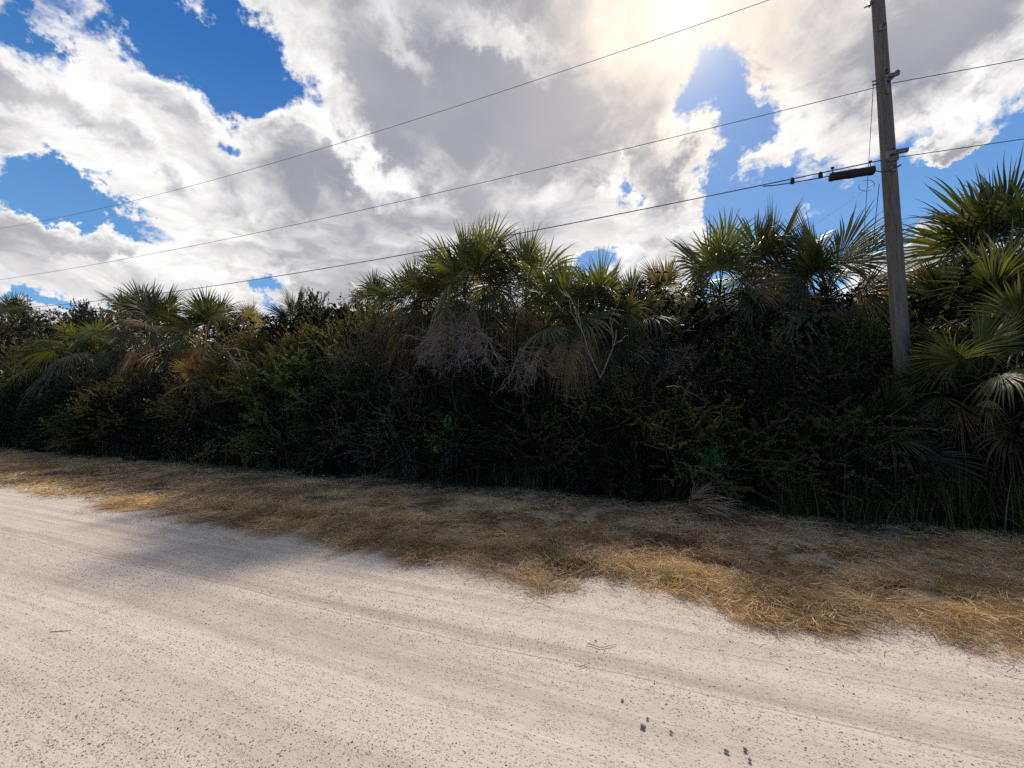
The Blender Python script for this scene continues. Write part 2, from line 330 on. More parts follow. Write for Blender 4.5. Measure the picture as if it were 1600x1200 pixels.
# grass / road edge, as distance t across the road for each s along it
EDGE = [(0, 763), (45, 767), (62, 777), (140, 781), (175, 798), (262, 796), (300, 815), (355, 818), (400, 832), (470, 838), (520, 858), (610, 864), (680, 880),
        (755, 886), (775, 903), (850, 925), (895, 931), (935, 915), (975, 905), (1030, 918), (1048, 940), (1130, 958), (1215, 977), (1290, 992), (1375, 985), (1450, 1004), (1540, 1020), (1600, 1018)]
es, et = [], []
for q in EDGE:
    xy = ground_pt(*q); es.append(xy @ DS); et.append(xy @ DT)
o_ = np.argsort(es); es = np.array(es)[o_]; et = np.array(et)[o_]
def edge_t(s):
    s = np.asarray(s, float); r = np.interp(s, es, et) + .05 * np.sin(s * 4.3 + 2 * np.sin(s * 1.9)) + .03 * np.sin(s * 14.7 + 3 * np.sin(s * 3.1))
    return r + .04 * np.sin(s * 9.1) + .03 * np.sin(s * 23.3 + 1) + np.where(s > es[-1], .10 * np.sin(s * 2.3), 0) + np.where(s < es[0], .15 * np.sin(s * 1.1), 0)
SS = np.concatenate([np.linspace(-400, -32, 30), np.arange(-31, 14, .06), np.linspace(14.5, 400, 30)])
tt = np.linspace(0, 1, 40)
TE = edge_t(SS) + .35
Tm = -6.5 + (TE[:, None] + 6.5) * tt[None]
def road_z(s, t):
    return .012 + .008 * np.sin(t * 2.1 + .12 * s) + .006 * np.sin(t * 5.3 - .2 * s + 1) - .012 * np.clip((t - edge_t(s) + .5) / .6, 0, 1)
Z = .004 + road_z(SS[:, None], Tm)
V = np.stack([SS[:, None] + 0 * Tm, Tm, Z], -1).reshape(-1, 3); I = np.arange(len(SS) * 40).reshape(len(SS), 40)
Fq = np.stack([I[:-1, :-1], I[1:, :-1], I[1:, 1:], I[:-1, 1:]], -1).reshape(-1, 4)
ro = tag(link('road', mesh('road', V, Fq, M['road'])), kind='structure'); ro.rotation_euler = (0, 0, -RA)
# pebbles on the road (stuff)
def pebbles(name, N, smin, smax, tmin, tmax, r0, r1, mat, seed):
    r = np.random.default_rng(seed)
    s = r.uniform(smin, smax, N); t_ = r.uniform(tmin, tmax, N)
    keep = (t_ < edge_t(s) + .15) & (np.abs(s * DS[0] + t_ * DT[0]) < 1.5 * (s * DS[1] + t_ * DT[1]) + .6)
    cl = np.sin(s * .9 + np.sin(t_ * 2.7) * 1.5) * np.sin(t_ * 4.3 + .5 * np.sin(s * 1.7)); keep &= r.random(N) < .5 + .5 * cl
    s, t_ = s[keep], t_[keep]; n = len(s); rad = r0 * (r1 / r0) ** (r.random(n) ** 5)
    xy = s[:, None] * DS + t_[:, None] * DT; z = .004 + road_z(s, t_) + rad * .2
    O = np.array([[1, 0, 0], [-.5, .87, 0], [-.5, -.87, 0], [.4, .5, .7], [-.6, 0, .65], [.35, -.5, .75]], float)
    A = r.uniform(0, 6.28, n); ca, sa = np.cos(A), np.sin(A)
    Q = O[None] * r.uniform(.65, 1.3, (n, 6, 3)); x = Q[..., 0] * ca[:, None] - Q[..., 1] * sa[:, None]; y = Q[..., 0] * sa[:, None] + Q[..., 1] * ca[:, None]
    V = np.stack([x * rad[:, None] + xy[:, :1], y * rad[:, None] + xy[:, 1:], (Q[..., 2] * .8) * rad[:, None] + z[:, None]], -1).reshape(-1, 3)
    i = np.arange(n)[:, None] * 6
    Fx = np.concatenate([i + f for f in ([0, 1, 3], [1, 4, 3], [1, 2, 4], [2, 5, 4], [2, 0, 5], [0, 3, 5], [3, 4, 5])])
    return link(name, mesh(name, V, Fx, mat, smooth=False))
tag(pebbles('gravel', 380000, -8, 5, -.2, 4.8, .0012, .0062, M['pebble'], 3), 'fine shell grit and crushed pebbles scattered over the pale road', 'gravel', kind='stuff')

# ------------------------------------------------------------------ dry mown grass on the verge (stuff)
def straw(N, smin, smax, tmin_off, tmax, L0, L1, wd, seed, lift=.05, flat=.25, vis=True):
    r = np.random.default_rng(seed); s = r.uniform(smin, smax, N); e = edge_t(s)
    tm = tmax if tmax is not None else e + .45 + .15 * np.sin(s * 3)
    tmax = tm
    t_ = e + tmin_off + (tmax - e - tmin_off) * r.random(N) + r.normal(0, .06, N)
    xy = s[:, None] * DS + t_[:, None] * DT
    if vis:
        k = (xy[:, 1] > 1.2) & (np.abs(xy[:, 0]) < 1.45 * xy[:, 1] + .8); s, t_, xy = s[k], t_[k], xy[k]
    # bare patches
    cl = np.sin(xy[:, 0] * 2.3 + 1.3 * np.sin(xy[:, 1] * 1.9)) * np.sin(xy[:, 1] * 3.1 + 1.1 * np.sin(xy[:, 0] * 1.4))
    q_ = np.sin(xy[:, 0] * 5.1 + 2 * np.sin(xy[:, 1] * 3.9)) * np.sin(xy[:, 1] * 7.3 + 2 * np.sin(xy[:, 0] * 3.3)); k = (r.random(len(s)) < .66 + .38 * cl + .32 * q_)
    for (bx, by, br) in BARE:
        g0 = ground_pt(bx, by); dd = xy - g0; dd = np.hypot(dd @ DS / 2.2, dd @ DT) / br; k &= (dd + .25 * np.sin(xy[:, 0] * 19) * np.sin(xy[:, 1] * 23) > 1) | (r.random(len(s)) < .10)
    s, t_, xy, cl = s[k], t_[k], xy[k], cl[k]
    n = len(s); L = r.uniform(L0, L1, n)
    sw = 2.2 * np.sin(xy[:, 0] * 1.7 + 2 * np.sin(xy[:, 1] * 2.3)) + r.normal(0, 1.3, n)
    el = np.abs(r.normal(0, flat, n)); D = np.stack([np.cos(sw) * np.cos(el), np.sin(sw) * np.cos(el), np.sin(el)], -1)
    mound = .022 * (np.clip(cl, -.3, 1) + .3)
    z0 = .016 + r.uniform(.002, lift, n) * np.clip((t_ - edge_t(s)) / .25 + .35, .25, 1) + mound
    C = np.column_stack([xy, z0]); u = np.linspace(0, 1, 4)
    side = unit(np.cross(D, np.array([0, 0, 1.]) + r.normal(0, .5, (n, 3)))); bend = r.normal(0, .35, n)
    P = C[:, None] + D[:, None] * (L[:, None, None] * u[None, :, None]) + side[:, None] * (bend * L)[:, None, None] * (u ** 2)[None, :, None]
    P[..., 2] -= (L * np.sin(el) * .7)[:, None] * (u ** 2)[None]
    P[..., 2] = np.maximum(P[..., 2], .012)
    wv = (wd * r.uniform(.6, 1.4, n))[:, None] * np.array([1, .9, .7, .15])[None]
    up = unit(np.cross(side, D) * .6 + r.normal(0, .6, (n, 3)))
    s2 = unit(np.cross(D, up))
    V = np.stack([P + s2[:, None] * wv[..., None], P - s2[:, None] * wv[..., None]], 2).reshape(-1, 3)
    I = np.arange(n * 8).reshape(n, 4, 2); Fq = np.stack([I[:, :-1, 0], I[:, :-1, 1], I[:, 1:, 1], I[:, 1:, 0]], -1).reshape(-1, 4)
    return V, Fq
BARE = [(1110, 888, .11), (1165, 900, .10), (1440, 935, .13), (1500, 950, .10), (800, 893, .06), (980, 897, .05), (540, 815, .16), (700, 838, .07), (1290, 905, .05)]
b = MB()
b.add(*straw(190000, -7, 6.5, -.03, 6.9, .03, .12, .0017, 11, .04))
b.add(*straw(26000, -6, 6.5, -.04, 4.6, .08, .20, .0019, 12, .06, .4))
b.add(*straw(9000, -8, 6.5, -.30, None, .03, .12, .0016, 21, .02, .15))
for q, (lo, hi, n_) in enumerate([(-3.2, 1.2, 16000), (.6, 5.5, 22000), (-8, -3, 9000)]):   # raked rim along the road edge
    b.add(*straw(n_, lo, hi, -.02, None, .05, .17, .0018, 40 + q, .07, .35))
b.add(*straw(120000, -32, -5, -.05, 7.0, .05, .17, .0036, 13, .05))
b.add(*straw(3000, -8, 6.5, .1, 6.6, .08, .16, .002, 14, .04, 1.1))
tag(b.build('dry_grass', M['straw']), 'brown dry mown grass matted over the verge beside the road', 'dry grass', kind='stuff')

# ------------------------------------------------------------------ palms
def fan(base, ax, nrm, Rf, nseg, phim, droop, fold=.35, cup=.25, rs=None, ragged=.11, join=.43, curl=0):
    r = rs or np.random.default_rng(1)
    ax = unit(np.asarray(ax, float)); nrm = np.asarray(nrm, float); e2 = unit(np.cross(nrm, ax)); nrm = np.cross(ax, e2)
    J = 6; u = np.linspace(.03, 1, J); ph = (np.linspace(-1, 1, nseg)) * phim; dph = 2 * phim / (nseg - 1)
    phj = ph + r.normal(0, dph * .18, nseg)
    Ri = Rf * (.72 + .28 * np.cos(ph * .9)) * r.uniform(1 - ragged, 1 + ragged, nseg)
    cost = (1 - np.abs(ph) / phim)[:, None] * ax * Rf * .22 - (1 - np.abs(ph) / phim)[:, None] ** 2 * nrm * Rf * .05
    rr = Ri[:, None] * u[None]
    def P(phi, lift):
        dirv = np.cos(phi)[:, None] * ax + np.sin(phi)[:, None] * e2
        p = base + cost[:, None] * np.minimum(u * 2.5, 1)[None, :, None] + dirv[:, None] * rr[..., None]
        p = p - nrm * (cup * (np.sin(phi) ** 2)[:, None] * rr * u[None] ** .6)[..., None] + nrm * lift[..., None]
        dz = (droop * (u[None] ** 2.3) * Ri[:, None] * jit[:, None])
        p = p + tangs[:, None] * (bnd[:, None] * (u[None] ** 2) * rr)[..., None]
        p[..., 2] -= dz; p = p - dirv[:, None] * (dz * .35 * u[None])[..., None]
        return p
    jit = r.uniform(.55, 1.45, nseg) + (r.random(nseg) < .10) * r.uniform(1, 3.5, nseg); bnd = r.normal(0, .035, nseg) + .03 * np.sin(np.arange(nseg) * .9 + r.uniform(0, 6)); tangs = -np.sin(ph)[:, None] * ax + np.cos(ph)[:, None] * e2
    bl = np.where(u < join, 1.0, 1 - ((u - join) / (1 - join)) ** .85 * .97)
    hw = .5 * dph * np.minimum(rr, join * Ri[:, None]) * bl[None] * 1.0
    mid = P(phj, hw * fold * 1.2)
    tang = -np.sin(phj)[:, None] * ax + np.cos(phj)[:, None] * e2
    L = mid + tang[:, None] * hw[..., None] - nrm * (hw * fold * 2)[..., None]; Rt = mid - tang[:, None] * hw[..., None] - nrm * (hw * fold * 2)[..., None]
    V = np.stack([L, mid, Rt], 2).reshape(-1, 3); I = np.arange(nseg * J * 3).reshape(nseg, J, 3)
    Fq = np.concatenate([np.stack([I[:, :-1, k], I[:, :-1, k + 1], I[:, 1:, k + 1], I[:, 1:, k]], -1).reshape(-1, 4) for k in (0, 1)])
    return V, Fq
def palm(label, px, py, t, size=1.0, nf=22, nd=9, mat='frond', dead='dead', seed=0, elmin=-14, elmax=84, spread=1.0, trunk=True, name='cabbage_palm', group=None, pet=.7, toward=0.0, cat='palm', nseg=40, droop0=.10, Rf=.88, drf=.5, old=.35, mat2='frond_o'):
    "crown heart seen at px,py on the plane t"
    r = np.random.default_rng(100 + seed); t0 = t
    while px < 500 and at_t(px, py - 40, t)[2] > (t - 3.5) * .95: t += .1
    size *= t / t0
    H = at_t(px, py, t); zc = max(.25, H[2])
    root = empty(name, (H[0], H[1], 0), label, cat, group)
    G, Dd, TB, BT = MB(), MB(), MB(), MB(); heart = np.array([0, 0, zc])
    for i in range(nf):
        f = i / max(1, nf - 1); el = R(elmax + (elmin - elmax) * f ** 1.1 + r.normal(0, 6)); az = i * 2.39996 + r.normal(0, .25)
        h = np.array([math.cos(az), math.sin(az), 0]); d = h * math.cos(el) + np.array([0, 0, 1]) * math.sin(el)
        pl_ = pet * size * r.uniform(.75, 1.25) * (.85 + .3 * f)
        u = np.linspace(0, 1, 5)[:, None]; sag = (.10 + .25 * f) * pl_
        pts = heart - np.array([0, 0, .25 * f * size]) + d * pl_ * u * spread; pts[:, 2] -= (sag * u ** 2)[:, 0]
        Vt, Ft = tubes(pts[None], (np.array([.022, .016, .012, .010, .008]) * size)[None], 3); G.add(Vt, Ft)
        ax = unit(pts[-1] - pts[-2]); up = np.cross(np.cross(ax, [0, 0, 1.]), ax); up = unit(up) + .5 * r.normal(0, 1, 3) * .6
        # fans twist so that many show their face
        tw = r.normal(0, .7); sv = unit(np.cross(ax, up)); up = up * math.cos(tw) + sv * math.sin(tw)
        G.add(*fan(pts[-1], ax, up, 1.12 * Rf * size * r.uniform(.82, 1.12), nseg, R(r.uniform(100, 130)), droop0 + drf * f * r.uniform(.5, 1.3), rs=r, cup=r.uniform(.1, .4)), m=(1 if (f > .45 and r.random() < old) else 0))
    for i in range(nd):
        az = (-RA - math.pi / 2 + r.normal(0, .9)) if i % 5 < 3 else i * 2.4; el = R(r.uniform(-62, -5)); h = np.array([math.cos(az), math.sin(az), 0])
        d = h * math.cos(el) + np.array([0, 0, 1]) * math.sin(el); pl_ = pet * size * r.uniform(.55, 1.05)
        u = np.linspace(0, 1, 5)[:, None]; pts = heart - np.array([0, 0, .3 * size]) + d * pl_ * u; pts[:, 2] -= (.25 * pl_ * u ** 2)[:, 0]
        Vt, Ft = tubes(pts[None], (np.array([.02, .014, .011, .009, .007]) * size)[None], 3); Dd.add(Vt, Ft)
        ax = unit(unit(pts[-1] - pts[-2]) + np.array([0, 0, -.9])); up = h + r.normal(0, .3, 3)
        Dd.add(*fan(pts[-1], ax, up, Rf * .9 * size * r.uniform(.7, 1.15), 30, R(r.uniform(30, 70)), .3, rs=r, fold=.8, cup=r.uniform(.2, .9), ragged=.35, join=.3))
    G.build('crown', [M[mat], M[mat2]], root)
    if nd: Dd.build('dead_fronds', M[dead], root)
    if trunk and zc > .8:
        K = 14; u = np.linspace(0, 1, K); pts = np.column_stack([.05 * np.sin(u * 3), .04 * np.cos(u * 2.5) - .04, u * (zc - .3 * size)])
        Vt, Ft = tubes(pts[None], ((.12 + .02 * np.sin(u * 9)) * (1 - .5 * u ** 12))[None], 12); TB.add(Vt, Ft)
        nb = int(zc * 14); a = np.arange(nb) * 2.39996; z = np.linspace(.15, zc - .45, nb); hh = np.column_stack([np.cos(a), np.sin(a), 0 * a])
        st = np.column_stack([.05 * np.sin(z / zc * 3), .04 * np.cos(z / zc * 2.5) - .04, z]) + hh * .09
        P3 = np.stack([st, st + hh * .06 + [0, 0, .10], st + hh * .12 + [0, 0, .24]], 1); BV, BF = tubes(P3, np.tile([.05, .04, .022], (nb, 1)), 5)
        TB.build('trunk', M['trunk'], root); BT.add(BV, BF); BT.build('boots', M['boot'], root)
    return root
GP = 'cabbage palms rising out of the thicket'
palm('tallest cabbage palm in the middle of the thicket, broad green crown against grey cloud', 726, 452, 8.2, 1.08, 21, 36, 'frond', seed=1, group=GP, Rf=.95)
palm('yellowing palm crown close behind the right side of the tallest middle palm', 822, 456, 8.8, 1.04, 18, 26, 'frond', seed=2, group=GP)
palm('small cabbage palm with two upright fans just right of the tall middle palms', 885, 500, 7.9, 1.0, 17, 26, 'frond', seed=3, group=GP, elmin=-15, elmax=88)
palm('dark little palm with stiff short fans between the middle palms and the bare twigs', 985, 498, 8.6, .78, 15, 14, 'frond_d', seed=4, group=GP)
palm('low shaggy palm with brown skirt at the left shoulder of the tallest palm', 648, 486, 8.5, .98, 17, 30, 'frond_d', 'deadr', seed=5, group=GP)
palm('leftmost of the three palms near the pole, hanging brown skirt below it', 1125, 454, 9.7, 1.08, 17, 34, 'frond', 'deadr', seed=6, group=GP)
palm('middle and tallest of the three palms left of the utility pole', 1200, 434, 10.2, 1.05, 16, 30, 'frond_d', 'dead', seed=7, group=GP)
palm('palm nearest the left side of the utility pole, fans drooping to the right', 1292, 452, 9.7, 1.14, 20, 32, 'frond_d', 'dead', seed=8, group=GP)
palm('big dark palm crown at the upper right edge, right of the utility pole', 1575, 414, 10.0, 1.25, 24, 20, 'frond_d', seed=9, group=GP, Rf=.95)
palm('lower palm at the right edge with long lit fronds reaching left', 1575, 515, 8.4, 1.05, 20, 10, 'frond', seed=10, group=GP)
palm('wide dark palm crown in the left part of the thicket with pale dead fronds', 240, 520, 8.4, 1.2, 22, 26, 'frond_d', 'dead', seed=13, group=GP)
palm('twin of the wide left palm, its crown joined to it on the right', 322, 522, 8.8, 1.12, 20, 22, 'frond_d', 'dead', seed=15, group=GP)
palm('low palm near the left edge with fronds arching down over the shrubs', 122, 552, 7.6, 1.25, 20, 3, 'frond', seed=14, group=GP, elmax=60, elmin=-35, droop0=.3, old=0)
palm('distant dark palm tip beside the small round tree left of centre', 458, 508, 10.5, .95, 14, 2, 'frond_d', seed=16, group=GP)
palm('far small palm top between the left palm and the leaning leafless branches', 388, 515, 10.5, .8, 12, 4, 'frond_y', seed=17, group=GP)
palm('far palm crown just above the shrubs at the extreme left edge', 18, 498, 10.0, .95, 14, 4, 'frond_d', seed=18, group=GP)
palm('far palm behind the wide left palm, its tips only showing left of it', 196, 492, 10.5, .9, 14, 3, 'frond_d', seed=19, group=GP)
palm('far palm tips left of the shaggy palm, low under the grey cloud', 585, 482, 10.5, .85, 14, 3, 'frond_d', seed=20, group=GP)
palm('pale far palm showing through thin twigs left of the three palms', 1040, 470, 10.5, .8, 12, 3, 'frond_y', seed=21, group=GP)
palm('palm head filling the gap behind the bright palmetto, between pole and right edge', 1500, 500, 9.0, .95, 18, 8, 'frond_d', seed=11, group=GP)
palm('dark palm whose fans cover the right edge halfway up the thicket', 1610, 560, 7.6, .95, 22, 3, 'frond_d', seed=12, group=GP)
palm('upright palm with two tall fans between the tall middle palms and the dark little palm', 940, 492, 8.3, .92, 15, 20, 'frond', seed=22, group=GP, elmin=0, elmax=88)
palm('extra crown on the left shoulder of the tallest middle palm, a little lower than it', 690, 470, 8.6, .95, 15, 18, 'frond_d', seed=23, group=GP, elmin=-5)
GQ = 'low palmettos in the thicket'
kw = dict(name='palmetto', group=GQ, trunk=False, cat='palmetto', drf=.25, droop0=.04, pet=.55)
palm('low green palmetto at the foot of the utility pole on its right', 1478, 628, 7.3, .66, 12, 4, 'frond_d', seed=30, elmin=-20, **kw)
palm('bright green palmetto fan midway between utility pole and right edge', 1530, 580, 6.95, .64, 11, 2, 'frond', seed=31, elmin=-10, old=.1, **kw)
palm('dark palmetto low at the right edge under the dark palm fans', 1605, 655, 7.1, .62, 13, 0, 'frond_d', seed=32, elmin=-15, **kw)
palm('palmetto with pale bent leaf tips just left of the pole base', 1372, 668, 6.9, .58, 12, 4, 'frond_d', seed=33, elmin=-20, **kw)
palm('small orange-tipped palmetto under the wide left palm', 312, 590, 7.1, .62, 9, 6, 'frond_o', seed=34, elmin=0, **kw)

# ------------------------------------------------------------------ shrubs
def sprays(r, C, out, n_tw, tl, lpt, leaf, up=.35, jit=.6):
    "twigs around points C growing to 'out' directions; returns twig polylines + leaf arrays"
    n = len(C) * n_tw; c = np.repeat(C, n_tw, 0); o = np.repeat(out, n_tw, 0)
    d = unit(o + r.normal(0, jit, (n, 3)) + [0, 0, up]); L = tl * r.uniform(.5, 1.3, n)
    c = c + r.normal(0, tl * .30, (n, 3)); u = np.linspace(0, 1, 4); bnd = r.normal(0, .18, (n, 3)) - [0, 0, .12]
    P = c[:, None] + d[:, None] * (L[:, None, None] * u[None, :, None]) + bnd[:, None] * (L[:, None, None] * (u ** 2)[None, :, None])
    m_ = n * lpt; k = np.repeat(np.arange(n), lpt); q = r.random(m_) ** .8
    B = c[k] + d[k] * (L[k] * q)[:, None] + bnd[k] * (L[k] * q ** 2)[:, None]
    ld = unit(d[k] * .6 + r.normal(0, .75, (m_, 3))); ln = unit(r.normal(0, .6, (m_, 3)) + [0, 0, .8])
    ll = leaf * r.uniform(.55, 1.35, m_)
    return P, (B, ld, ln, ll, ll * r.uniform(.38, .6, m_))
def shrub_meshes(seed, leaf='green', wid=1.3, hgt=3.0, ncl=64, n_tw=9, tl=.42, lpt=36, ls=.05, sparse=0, low=.12, stemmat='stem'):
    r = np.random.default_rng(seed)
    a = r.uniform(0, 6.28, ncl); zf = low + (1 - low) * r.random(ncl) ** .8
    prof = np.sin(np.clip(zf * .92 + .12, 0, 1) * math.pi) ** .6; rad = wid * prof * np.sqrt(r.uniform(.15, 1, ncl))
    C = np.column_stack([rad * np.cos(a), rad * np.sin(a), zf * hgt * (1 + .0 * a) * r.uniform(.86, 1.0, ncl)])
    out = unit(C - [0, 0, hgt * .45]) * [1, 1, .8]
    P, lv = sprays(r, C, out, n_tw, tl, lpt, ls)
    st = MB(); st.add(*tubes(P, np.tile([.006, .0045, .003, .0015], (len(P), 1)), 3))
    u = np.linspace(0, 1, 6)[None, :, None]; ba = np.column_stack([r.normal(0, .12, ncl), r.normal(0, .12, ncl), np.zeros(ncl)])
    mid = (C - ba) * [1, 1, 1]; Q = ba[:, None] + mid[:, None] * np.concatenate([u ** 1.4, u ** 1.4, u ** .85], 2) + np.cumsum(r.normal(0, .03, (ncl, 6, 3)), 1) * u
    st.add(*tubes(Q, np.tile(np.linspace(.03, .008, 6), (ncl, 1)) * r.uniform(.5, 1.2, (ncl, 1)), 4))
    V, Fx = leaves(*lv)
    by = {}
    for f in st.F: by.setdefault(f.shape[1], []).append(f)
    return mesh('stems', np.concatenate(st.V), [np.concatenate(f) for f in by.values()], M[stemmat]), mesh('foliage', V, Fx, M[leaf], smooth=False)
PROTO = {
 'green': shrub_meshes(1, 'green'), 'green2': shrub_meshes(2, 'green', 1.5, 3.0, 66), 'fresh': shrub_meshes(3, 'fresh', 1.35, 3.0, 62, ls=.058),
 'olive': shrub_meshes(4, 'olive', 1.4, 3.0, 70, 10, .40, 46, .031), 'rust': shrub_meshes(5, 'rust', 1.5, 3.0, 64, 9, .42, 32, .048),
 'grey': shrub_meshes(6, 'grey', 1.4, 3.0, 64, 10, .48, 30, .030), 'bronze': shrub_meshes(7, 'bronze', 1.3, 3.0, 34, 8, .45, 16, .05),
 'tree': shrub_meshes(8, 'green', 1.1, 3.0, 34, 8, .30, 30, .045, low=.74), 'twiggy': shrub_meshes(9, 'grey', 1.4, 3.0, 46, 12, .6, 5, .04, stemmat='twig'),
}
PH = 3.25
ns_ = [0]
def shrub(px, ytop, t, wd, kind, label, name='shrub', cat='shrub', group='shrubs of the roadside thicket'):
    t0 = t
    while at_t(px, ytop, t)[2] > (t - 3.7) * .95: t += .1
    wd = wd * (t / t0) ** .7
    H = at_t(px, ytop, t); h = H[2]; ns_[0] += 1
    root = empty(name, (H[0], H[1], 0), label, cat, group)
    a, b = PROTO[kind]; sc = (wd / 1.4, wd / 1.4, h / PH); root.scale = sc; root.rotation_euler = (0, 0, ns_[0] * 1.7)
    link('trunk' if kind == 'tree' else 'stems', a, root); link('crown' if kind == 'tree' else 'foliage', b, root)
    return root
for q in [
 (-60, 470, 8.6, 1.9, 'green', 'dark green shrub running off the extreme left edge of the thicket'),
 (45, 478, 8.6, 1.8, 'green2', 'dense dark shrub at the left edge, below the far palm crown'),
 (75, 525, 7.6, 1.5, 'olive', 'olive tinted shrub at the left edge in front of the dark ones'),
 (130, 492, 8.6, 1.6, 'green', 'green shrub behind the low arching palm at the left'),
 (205, 575, 7.3, 1.3, 'rust', 'yellow-green leafy shrub directly below the wide left palm'),
 (160, 610, 7.0, 1.2, 'green2', 'dark shrub under the arching palm fronds near the left edge'),
 (30, 585, 7.1, 1.4, 'green', 'lowest dark shrub in the left corner of the thicket'),
 (390, 512, 8.0, 1.6, 'rust', 'rusty orange and yellow shrub right of the wide left palm'),
 (455, 520, 7.7, 1.5, 'rust', 'yellow-green shrub with reddish tips left of the fresh green one'),
 (345, 560, 7.5, 1.2, 'olive', 'olive shrub behind the small orange-tipped palmetto'),
 (500, 485, 8.6, 1.6, 'olive', 'tall olive shrub under the small round tree'),
 (470, 556, 7.1, 1.4, 'fresh', 'fresh bright green bush in the left middle of the thicket'),
 (560, 470, 8.3, 1.6, 'olive', 'tall olive brown shrub left of the shaggy palm'),
 (600, 500, 7.8, 1.5, 'grey', 'greyish half dead shrub left below the tallest palm'),
 (560, 565, 7.2, 1.3, 'green', 'dark green shrub between the fresh green bush and the bare brush'),
 (645, 585, 7.1, 1.2, 'grey', 'low greyish twiggy shrub at the left side of the bare brush'),
 (735, 600, 7.5, 1.3, 'green', 'dark green shrub underneath the hanging bare brush'),
 (800, 540, 8.0, 1.2, 'olive', 'light leaved shrub right above the hanging bare brush'),
 (862, 590, 7.3, 1.2, 'green2', 'dark shrub below the two upright palm fans'),
 (960, 570, 7.4, 1.4, 'olive', 'small leaved glinting shrub below the dark little palm'),
 (1010, 450, 8.8, 1.4, 'twiggy', 'tall thin leafless shrub between the dark little palm and the three palms'),
 (1035, 530, 7.9, 1.4, 'grey', 'pinkish grey dry shrub left below the three palms'),
 (1075, 580, 7.2, 1.3, 'olive', 'glinting small leaved shrub under the three palms, left'),
 (1150, 560, 7.6, 1.3, 'green', 'dark shrub straight below the leftmost of the three palms'),
 (1235, 520, 7.9, 1.4, 'bronze', 'bronze brown dry shrub below the tallest of the three palms'),
 (1215, 590, 7.1, 1.2, 'green2', 'low dark shrub in front of the bronze one'),
 (1312, 482, 8.0, 1.2, 'green', 'rounded dark green shrub touching the left side of the utility pole'),
 (1345, 488, 8.3, .9, 'green2', 'dark leafy shrub right behind the utility pole halfway up'),
 (1285, 570, 7.1, 1.1, 'green2', 'deep green low shrub left of the pole base'),
 (1440, 540, 8.4, 1.2, 'olive', 'olive shrub behind the utility pole on the right'),
 (1500, 560, 8.0, 1.2, 'green', 'dark shrub behind the bright palmetto fan'),
 (1600, 560, 8.2, 1.4, 'green2', 'dark shrub at the right edge behind the lower palm'),
 (1720, 480, 7.8, 1.6, 'green', 'green shrub beyond the right edge of the thicket')]:
    shrub(*q)
for q in [
 (700, 505, 9.4, 1.5, 'green', 'dark green shrub filling the gap under the tallest palm crown'),
 (770, 500, 9.2, 1.4, 'olive', 'olive shrub pressed between the trunks of the two tall middle palms'),
 (925, 500, 9.3, 1.4, 'green2', 'dark shrub behind the two upright palm fans'),
 (1100, 485, 9.0, 1.5, 'olive', 'olive shrub under the skirt of the leftmost of the three palms'),
 (1165, 490, 9.3, 1.4, 'green', 'dark shrub between the trunks of the left two of the three palms'),
 (1245, 488, 9.2, 1.4, 'green2', 'dark shrub between the trunks of the right two of the three palms'),
 (1330, 476, 9.0, 1.3, 'green', 'dark shrub under the drooping fans next to the utility pole')]:
    shrub(*q)
shrub(132, 458, 9.0, 1.1, 'tree', 'small open tree with broken crown above the left end of the thicket', 'small_tree', 'tree', 'small trees above the thicket')
shrub(492, 440, 9.4, 1.15, 'tree', 'small round headed tree standing above the shrubs left of centre', 'small_tree', 'tree', 'small trees above the thicket')
# small bright plant at the foot of the thicket
mm = shrub_meshes(31, 'weed', .34, .85, 16, 7, .18, 22, .038); q = at_t(1112, 716, 6.5)
pr = empty('leafy_weed', (q[0], q[1], 0), 'small bright green weed behind the large fallen palm frond', 'plant')
link('stems', mm[0], pr); link('foliage', mm[1], pr)
mm = shrub_meshes(32, 'weed', .35, .8, 12, 6, .18, 20, .035); q = at_t(705, 640, 6.5)
pr = empty('leafy_weed', (q[0], q[1], q[2] - 1.0), 'green leafy vine tuft just under the hanging bare brush', 'plant')
link('stems', mm[0], pr); link('foliage', mm[1], pr)

# undergrowth: front wall and the mass behind (stuff)
r = np.random.default_rng(55)
def hfun(s): return 1.95 + .35 * np.sin(s * 1.3) + .3 * np.sin(s * 2.9 + 1) + .2 * np.sin(s * 5.1)
nC = 4200; s = -30 + 37.5 * r.random(nC) ** .8; z = r.random(nC) ** .95 * hfun(s); t_ = 6.65 + .25 * np.sin(s * 2.1) + .15 * np.sin(s * 5.7) + .30 * z * .6 + np.abs(r.normal(0, .35, nC))
C = np.column_stack([s[:, None] * DS + t_[:, None] * DT, z]); out = np.tile([-DT[0], -DT[1], .25], (nC, 1))
P, lv = sprays(r, C, out, 4, .40, 24, .055, jit=.8); st = MB()
V, Fx = leaves(*lv); tw = tubes(P, np.tile([.006, .0045, .003, .0015], (len(P), 1)), 3)
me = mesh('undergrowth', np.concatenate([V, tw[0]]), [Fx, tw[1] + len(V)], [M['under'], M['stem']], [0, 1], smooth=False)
tag(link('undergrowth', me), 'tangled undergrowth, its leaves darkened for shade, filling the foot of the thicket', 'undergrowth', kind='stuff')
SKY = np.array([(-300, 490), (0, 486), (100, 480), (200, 490), (400, 506), (430, 510), (490, 486), (560, 484), (620, 492), (700, 488), (860, 492), (930, 500), (1040, 462), (1100, 474), (1200, 476), (1330, 478), (1370, 488), (1440, 480), (1600, 450), (1900, 430)], float)
